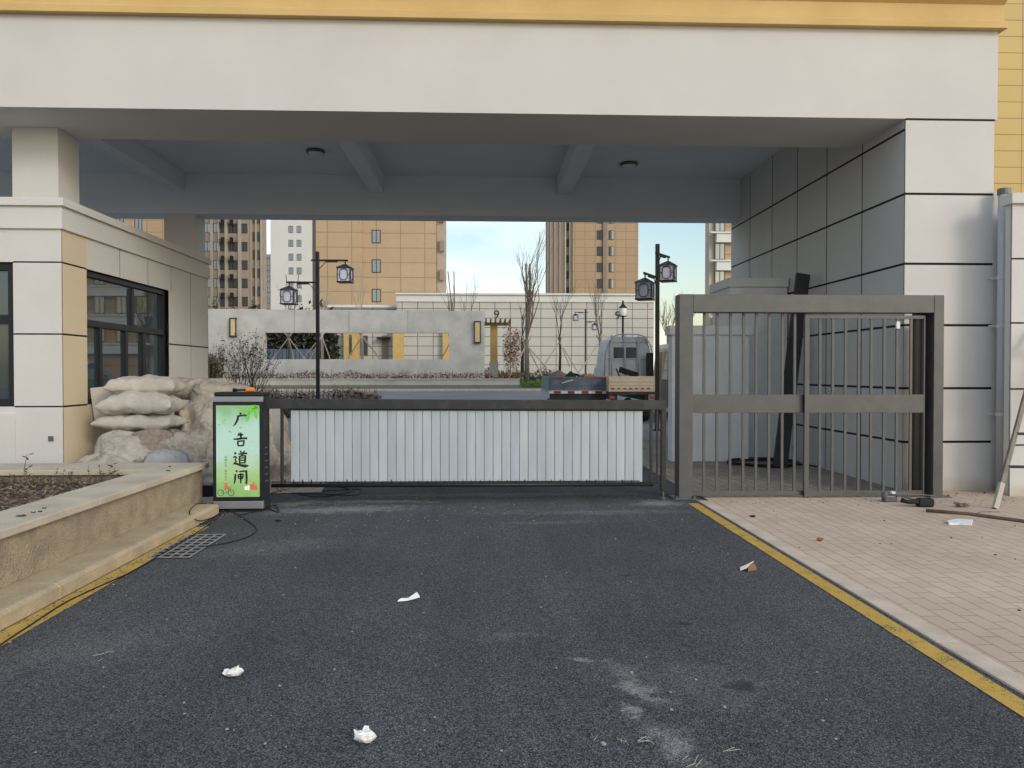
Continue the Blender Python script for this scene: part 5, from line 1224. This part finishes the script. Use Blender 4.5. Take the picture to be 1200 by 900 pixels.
# centre tower
Y = 142; a = lambda px, Y=142: at(px, 300, Y).x
T = tower('apartment_tower', 'tan tower right of centre with two columns of windows', Y, 671, 748, 5, 62, 'tan2', [702.5, 716.5], 3.0, 281, win=(1.0, 1.75))
trim(T, 'pilaster', 'tgrey', [(a(706.5), a(711), Y-.4, Y-.003, .5, 62)])
trim(T, 'side_wing', 'tgrey', [(a(641.5), a(662), Y+1, Y+4, .5, 62)])
trim(T, 'light_strip', 'tbeige', [(a(662.2), a(664), Y+.8, Y+4, .5, 62), (a(667.5), a(670.7), Y+.6, Y+4, .5, 62)])
trim(T, 'recess', 'tbrick', [(a(664.1), a(667.4), Y+1.4, Y+4, .5, 61.8)])
for i in range(18):
    z = 4+3*i; trim(T, 'balcony', 'frame', [(a(664.2), a(667.3), Y+1.1, Y+1.39, z, z+1.4)])
for x in (645, 650, 656): trim(T, 'rib', 'tbrick', [(a(x), a(x+1.2), Y+.8, Y+.99, .5, 62)])
# pinkish residential tower at left
Y = 128; a = lambda px, Y=128: at(px, 300, Y).x
T = tower('apartment_tower', 'brown and beige residential tower with balconies at left of the opening', Y, 226, 291, 4, 56, 'tbrick', [243, 253.5, 260, 270, 276.5, 286], 3.0, 273, win=(1.1, 1.55))
trim(T, 'pale_pier', 'tbeige', [(a(x), a(x+w_), Y-.35, Y-.003, .5, 56) for x, w_ in ((231, 5), (247, 3.2), (256.2, 1.6), (264, 3.4), (279.5, 3.5))])
trim(T, 'right_wing', 'tbrick', [(a(291.8), a(306.5), Y+1.2, Y+3, .5, 56)])
trim(T, 'wing_pier', 'tbeige', [(a(x), a(x+1.6), Y+.8, Y+1.19, .5, 56) for x in (291.5, 297.2, 303.5)])
nb = 0
for i in range(18):
    z = 5.2+3*i
    for px in (262.5, 273): trim(T, 'balcony', 'frame', [(a(px-1.5), a(px+1.5), Y-.95, Y-.36, z-.6, z+.35)])
    trim(T, 'wing_window', 'glassfar', [(a(293.8), a(296.4), Y+1.1, Y+1.19, z, z+1.6), (a(299.3), a(302), Y+1.1, Y+1.19, z, z+1.6)])
# white tower
Y = 169; T = tower('apartment_tower', 'plain white tower between the brown and the tan towers', Y, 317, 400, 22, 68, 'twhite', [341, 350.5], 3.0, 273, win=(1.0, 1.5))
a = lambda px, Y=169: at(px, 300, Y).x
trim(T, 'ledge', 'tbeige', [(a(339), a(352.5), Y-.3, Y-.003, 10, 10.3)])
# small far block
Y = 215; T = tower('apartment_block', 'low pale block far off in the gap beside the white tower', Y, 300, 318, 14, at(310, 302, 215).z, 'tbeige', [313.5], 3.0, 330, win=(1.3, 1.5))
# tan block seen over the guardhouse roof
Y = 96; T = tower('apartment_tower', 'tan block seen between the portal columns above the guardhouse roof', Y, 60, 210, 4, 52, 'tan2', [141, 162.5, 100], 3.0, 270, win=(.9, 1.6))
# right tower
Y = 82; a = lambda px, Y=82: at(px, 300, Y).x
T = tower('apartment_tower', 'tan and white banded tower just left of the passage wall', Y, 838, 930, 2, 54, 'tan', [843.5, 866, 890], 3.0, 304.5, win=(1.1, 1.9))
trim(T, 'corner_strip', 'tbeige', [(a(832), a(837.8), Y+.3, Y+1.8, .5, 53)])
zz = at(845, 306, Y).z
for i in range(-3, 14):
    z = zz+3*i
    if z > 1: trim(T, 'spandrel', 'twhite', [(a(838), a(930), Y-.6, Y-.06, z-1.05, z-.12)]); trim(T, 'ledge', 'twhite', [(a(831), a(930), Y-.75, Y-.05, z-.118, z+.05)])
# near yellow block on the right
Y = 15.5; A = at(1169, 100, Y).x
t = thing('yellow_block', (A+3, Y, 0), 'yellow tiled building rising behind the right end of the portal', 'building')
b = MB(); b.box(A-1.2, A+14, Y, Y+8, 0, 14); b.build('tiled_facade', M['nearyellow'], t); b = MB(); b.box(A-1.5, A+14.2, Y-.3, Y+8.3, 14.002, 14.6); b.build('roof_parapet', M['yellow_stucco'], t)

# ------------------------------------------------------------------ vehicles
def wheel(t, x, y, z, r_, w_):
    b = MB(); R = []
    n = 24
    for rr, xx in ((r_*.62, -w_/2), (r_*.95, -w_/2), (r_, -w_*.3), (r_, w_*.3), (r_*.95, w_/2), (r_*.62, w_/2)): R.append((rr, xx))
    for rr, xx in R:
        for k_ in range(n): b.v.append((x+xx, y+rr*cos(2*pi*k_/n), z+rr*sin(2*pi*k_/n)))
    for i in range(len(R)-1):
        for k_ in range(n): k2 = (k_+1) % n; b.f.append((i*n+k_, i*n+k2, (i+1)*n+k2, (i+1)*n+k_)); b.m.append(0)
    wh = b.build('wheel', M['rubber'], t, smooth=True)
    b = MB(); b.tube([(x-w_*.35, y, z), (x+w_*.35, y, z)], r_*.63, 20); b.build('rim', M['silver'], wh)
# cream bed pickup with grey cab and rack
Y0 = 20.4; gz0 = gz(22)
q = at(740, 460, Y0); tk = thing('pickup_truck', (q.x, Y0+2, gz0), 'small pickup with cream tailgate, grey cab and ladder rack', 'truck')
x0, x1 = at(713.5, 450, Y0).x, at(767.5, 450, Y0).x; zT, zB = at(740, 441, Y0).z, at(740, 461.5, Y0).z
b = MB(); b.box(x0, x1, Y0, Y0+.06, zB+.06, zT)
for z in (.22, .45, .68): 
    zz = zB+.06+(zT-zB-.06)*z; b.box(x0+.02, x1-.02, Y0-.012, Y0-.001, zz-.02, zz+.02)
tg = b.build('tailgate', M['cream_truck'], tk, bevel=.006)
for i in range(7):
    x = x0+.06+(x1-x0-.12)*i/7; b = MB(); b.box(x, x+(x1-x0)/14, Y0-.016, Y0-.013, zB+.12, zB+.16); b.build('reflector', M['red'], tg)
b = MB(); b.box(x0, x0+.05, Y0+.07, Y0+2.1, zB+.06, zT); b.build('side_board', M['cream_truck'], tk, bevel=.006)
b = MB(); b.box(x1-.05, x1, Y0+.07, Y0+2.1, zB+.06, zT); b.build('side_board', M['cream_truck'], tk, bevel=.006)
b = MB(); b.box(x0, x1, Y0+.02, Y0+2.1, zB-.02, zB+.058); b.box(x0+.15, x0+.25, Y0+.1, Y0+4, zB-.18, zB-.021); b.box(x1-.25, x1-.15, Y0+.1, Y0+4, zB-.18, zB-.021); b.build('bed_floor', M['black_part'], tk)
b = MB(); b.box(x0+.05, x1-.05, Y0-.02, Y0+.03, zB-.28, zB-.16); b.build('bumper', M['black_part'], tk, bevel=.01)
for x in (x0+.08, x1-.08):
    b = MB(); b.box(x-.07, x+.07, Y0-.03, Y0+.02, zB-.14, zB-.05); b.build('tail_light', M['red'], tk, bevel=.01)
Yc = Y0+2.2; cx0, cx1 = at(708.5, 430, Yc).x, at(764, 430, Yc).x; cz = at(735, 394, Yc).z; cb = zB-.1; cw = cx1-cx0
sec = [(0, cb), (0, cb+(cz-cb)*.45), (.05, cb+(cz-cb)*.75), (.13, cz-.12), (.22, cz-.02), (cw-.22, cz-.02), (cw-.13, cz-.12), (cw-.05, cb+(cz-cb)*.75), (cw, cb+(cz-cb)*.45), (cw, cb)]
b = MB(); b.prism([(cx0+x, Yc, z) for x, z in sec], (0, 1.7, 0)); cab = b.build('cab', M['grey_truck'], tk, bevel=.02)
b = MB(); b.prism([(cx0+x*1.0+.0, Yc+1.701, z) for x, z in sec[:2]+[(.05, cb+(cz-cb)*.5), (cw-.05, cb+(cz-cb)*.5)]+sec[-2:]], (0, .5, 0)); b.build('nose', M['grey_truck'], tk, bevel=.03)
for pa, pb in ((719, 731), (732.5, 745.5)):
    b = MB(); b.box(at(pa, 410, Yc).x, at(pb, 410, Yc).x, Yc-.012, Yc-.001, at(735, 420.5, Yc).z, at(735, 407, Yc).z); b.build('rear_window', M['glassdark'], cab, bevel=.004)
b = MB()
for zf in (.30, .62): b.box(cx0+.08, cx1-.08, Yc-.02, Yc-.001, cb+(cz-cb)*zf-.012, cb+(cz-cb)*zf+.012)
b.box(cx0+.12, cx1-.12, Yc-.025, Yc-.001, cz-.17, cz-.15); b.build('cab_rib', M['grey_truck'], cab)
b = MB(); arch = [(cx0-.03, Yc-.08, zB), (cx0, Yc-.08, cz-.55), (cx0+.07, Yc-.08, cz-.25), (cx0+.22, Yc-.08, cz-.02), (cx0+.42, Yc-.08, cz+.05), (cx1-.42, Yc-.08, cz+.05), (cx1-.22, Yc-.08, cz-.02), (cx1-.07, Yc-.08, cz-.25), (cx1, Yc-.08, cz-.55), (cx1+.03, Yc-.08, zB)]
b.tube(arch, .018, 8)
for px in (716, 732, 747.5): x = at(px, 420, Yc).x; b.tube([(x, Yc-.08, zB+.05), (x, Yc-.08, cz+.04)], .018, 8)
b.build('rack', M['silver'], tk, smooth=True)
for sx in (x0+.1, x1-.1):
    for sy in (Y0+.8, Y0+3.3): wheel(tk, sx, sy, gz0+.28, .28, .16)
b = MB(); b.bar(at(747, 440, Y0+.8), at(712+14, 433, Y0+1.2), .05, .16); b.bar(at(722, 432, Y0+1.0), at(726, 441, Y0+.9), .03, .03)
tag(b.build('scrap_metal', M['rubber'], loc=at(735, 440, Y0+.9)), 'dark metal scrap sticking out of the cream truck bed', 'scrap metal')
b = MB(); b.box(cx1-.2, cx1-.02, Yc-.3, Yc-.1, zB+.3, zB+1.15); tag(b.build('jerry_can', M['rubber'], bevel=.03, loc=(cx1-.1, Yc-.2, zB+.3)), 'tall black canister at the right corner of the cream truck bed', 'canister')
# blue cargo trailer
Y0 = 20.9; x0, x1 = at(643.5, 450, Y0).x, at(711, 450, Y0).x; zT, zB = at(680, 441.5, Y0).z, at(680, 458, Y0).z
tr = thing('cargo_trailer', ((x0+x1)/2, Y0+1.2, gz0), 'blue grey cargo trailer with red and white reflector band beside the pickup', 'trailer')
b = MB(); b.box(x0, x1, Y0, Y0+.05, zB+.02, zT-.06); b.box(x0, x1, Y0-.01, Y0+.06, zT-.058, zT, 0)
for i in range(5): x = x0+.03+(x1-x0-.06)*i/4; b.box(x-.018, x+.018, Y0-.014, Y0-.001, zB+.03, zT-.062)
b.box(x0+.02, x1-.02, Y0-.010, Y0-.001, zB+.14, zB+.17)
tg = b.build('tailgate', M['blue_truck'], tr, bevel=.005)
b = MB(); b.box(x0, x1, Y0-.0305, Y0-.0302, zB-.072, zB-.008); b.build('white_band', M['white'], tg)
for f in (.14, .72, .86): b = MB(); b.box(x0+(x1-x0)*f, x0+(x1-x0)*(f+.11), Y0-.016, Y0-.0125, zT-.05, zT-.008); b.build('reflector', M['red'], tg)
for i in range(4): b = MB(); b.box(x0+(x1-x0)*(.08+.24*i), x0+(x1-x0)*(.2+.24*i), Y0-.035, Y0-.031, zB-.072, zB-.008); b.build('reflector', M['red'], tg)
b = MB(); b.box(x1-.03, x1+.02, Y0-.03, Y0-.016, zB+.0, zB+.2); b.build('reflector', M['red'], tg)
b = MB(); b.box(x0-.03, x1+.03, Y0-.03, Y0+2.6, zB-.08, zB-.001); b.build('bed_frame', M['silver'], tr, bevel=.005)
b = MB(); b.box(x0, x0+.04, Y0+.06, Y0+2.6, zB+.01, zT); b.build('side_board', M['blue_truck'], tr); b = MB(); b.box(x1-.04, x1, Y0+.06, Y0+2.6, zB+.01, zT); b.build('side_board', M['blue_truck'], tr)
b = MB(); b.box(x0, x1, Y0+2.56, Y0+2.6, zB+.01, zT+.01); b.build('front_board', M['blue_truck'], tr)
b = MB(); b.box(x0+.02, x1-.02, Y0, Y0+.1, zB-.30, zB-.081); b.build('under_frame', M['black_part'], tr)
for sx in (x0+.14, x1-.14): wheel(tr, sx, Y0+1.3, gz0+.30, .30, .15)
b = MB(); b.bar(((x0+x1)/2, Y0+2.6, zB-.05), ((x0+x1)/2, Y0+3.7, zB-.1), .07, .07); b.tube([((x0+x1)/2, Y0+3.65, gz0+.0), ((x0+x1)/2, Y0+3.65, zB-.1)], .025, 8); b.build('drawbar', M['black_part'], tr)
b = MB()
for i in range(4): b.bar(at(659+i*3, 449-i, Y0-.05), at(676+i*4, 441.5+i*.3, Y0+.35), .03, .02)
tag(b.build('plastic_strips', M['paper'], loc=at(665, 446, Y0)), 'white plastic strips hanging over the edge of the blue trailer', 'strips')
crumple(at(671, 440, Y0+.6)+Vector((0, 0, -.20)), .20, M['rubber'], 'dark bundle of rags lying in the blue trailer', 'bundle', 1.4, 1, .9, 4, name='rag_bundle')
crumple(at(688, 441, Y0+.7)+Vector((0, 0, -.20)), .16, M['rust'], 'reddish brown bundle lying in the blue trailer', 'bundle', 1.2, 1, .9, 6, name='rag_bundle')
# cream van right of the pickup
vx = ax(764, 430, 1).x; Yv1 = 25.0; vx0 = at(764.5, 430, Yv1).x; Yv0 = 21.2; vz = gz(23)
vn = thing('van', (vx0+.8, (Yv0+Yv1)/2, vz), 'cream minivan parked right of the pickup, partly behind the white wall stub', 'van')
zr_ = at(770, 402, 24).z
def vsec(y, sc=1, dz=0): return [(vx0, y, vz+.25), (vx0, y, vz+1.05), (vx0+.10, y, zr_-.18), (vx0+.22, y, zr_-.02), (vx0+1.38, y, zr_-.02), (vx0+1.5, y, zr_-.18), (vx0+1.6, y, vz+1.05), (vx0+1.6, y, vz+.25)]
b = MB(); b.prism(vsec(Yv0), (0, Yv1-Yv0, 0)); bd = b.build('body', M['cream_truck'], vn, bevel=.04)
for (a_, c_) in ((Yv0+.35, Yv0+1.5), (Yv0+1.65, Yv0+2.55), (Yv0+2.7, Yv0+3.5)):
    def wp(y, f): return (vx0+.01+.09*f-.018, y, vz+1.10+(zr_-.28-vz-1.10)*f)
    b = MB(); b.prism([wp(a_, 0), wp(c_, 0), wp(c_-.06, 1), wp(a_+.04, 1)], (.015, 0, 0)); b.build('side_window', M['glassfar'], bd)
b = MB(); b.box(vx0-.03, vx0+.0, Yv0+1.56, Yv0+1.6, vz+.3, zr_-.3); b.build('door_seam', M['black_part'], bd)
for sy in (Yv0+.7, Yv1-.6):
    for sx in (vx0+.06, vx0+1.54): wheel(vn, sx, sy, vz+.28, .28, .16)
# white car that shows only as a reflection in the guardhouse window
cx_, cy_ = 15.5, 50.0; cz_ = gz(cy_)+.0
cr = thing('parked_car', (cx_, cy_, cz_), 'white saloon car mirrored in the guardhouse side window', 'car')
prof = [(-2.2, .28), (-2.25, .62), (-2.05, .92), (-1.35, 1.0), (-.75, 1.40), (.35, 1.46), (1.15, 1.02), (2.0, .82), (2.25, .6), (2.2, .28)]
b = MB(); b.prism([(cx_-.85, cy_+x, cz_+z) for x, z in prof], (1.7, 0, 0)); bd = b.build('body', M['white'], cr, bevel=.06)
for s_ in (-.86, .845):
    b = MB(); b.prism([(cx_+s_, cy_+x, cz_+z) for x, z in ((-1.25, 1.02), (-.7, 1.33), (.3, 1.38), (.95, 1.02))], (.015, 0, 0)); b.build('side_window', M['glassfar'], bd)
b = MB(); b.prism([(cx_-.7, cy_-1.375, cz_+1.0), (cx_+.7, cy_-1.375, cz_+1.0), (cx_+.62, cy_-.80, cz_+1.385), (cx_-.62, cy_-.80, cz_+1.385)], (0, -.02, .02)); b.build('rear_window', M['glassfar'], bd)
for sx in (cx_-.75, cx_+.75):
    for sy in (cy_-1.35, cy_+1.35): wheel(cr, sx, sy, cz_+.31, .31, .2)
print('objects', len(bpy.data.objects))
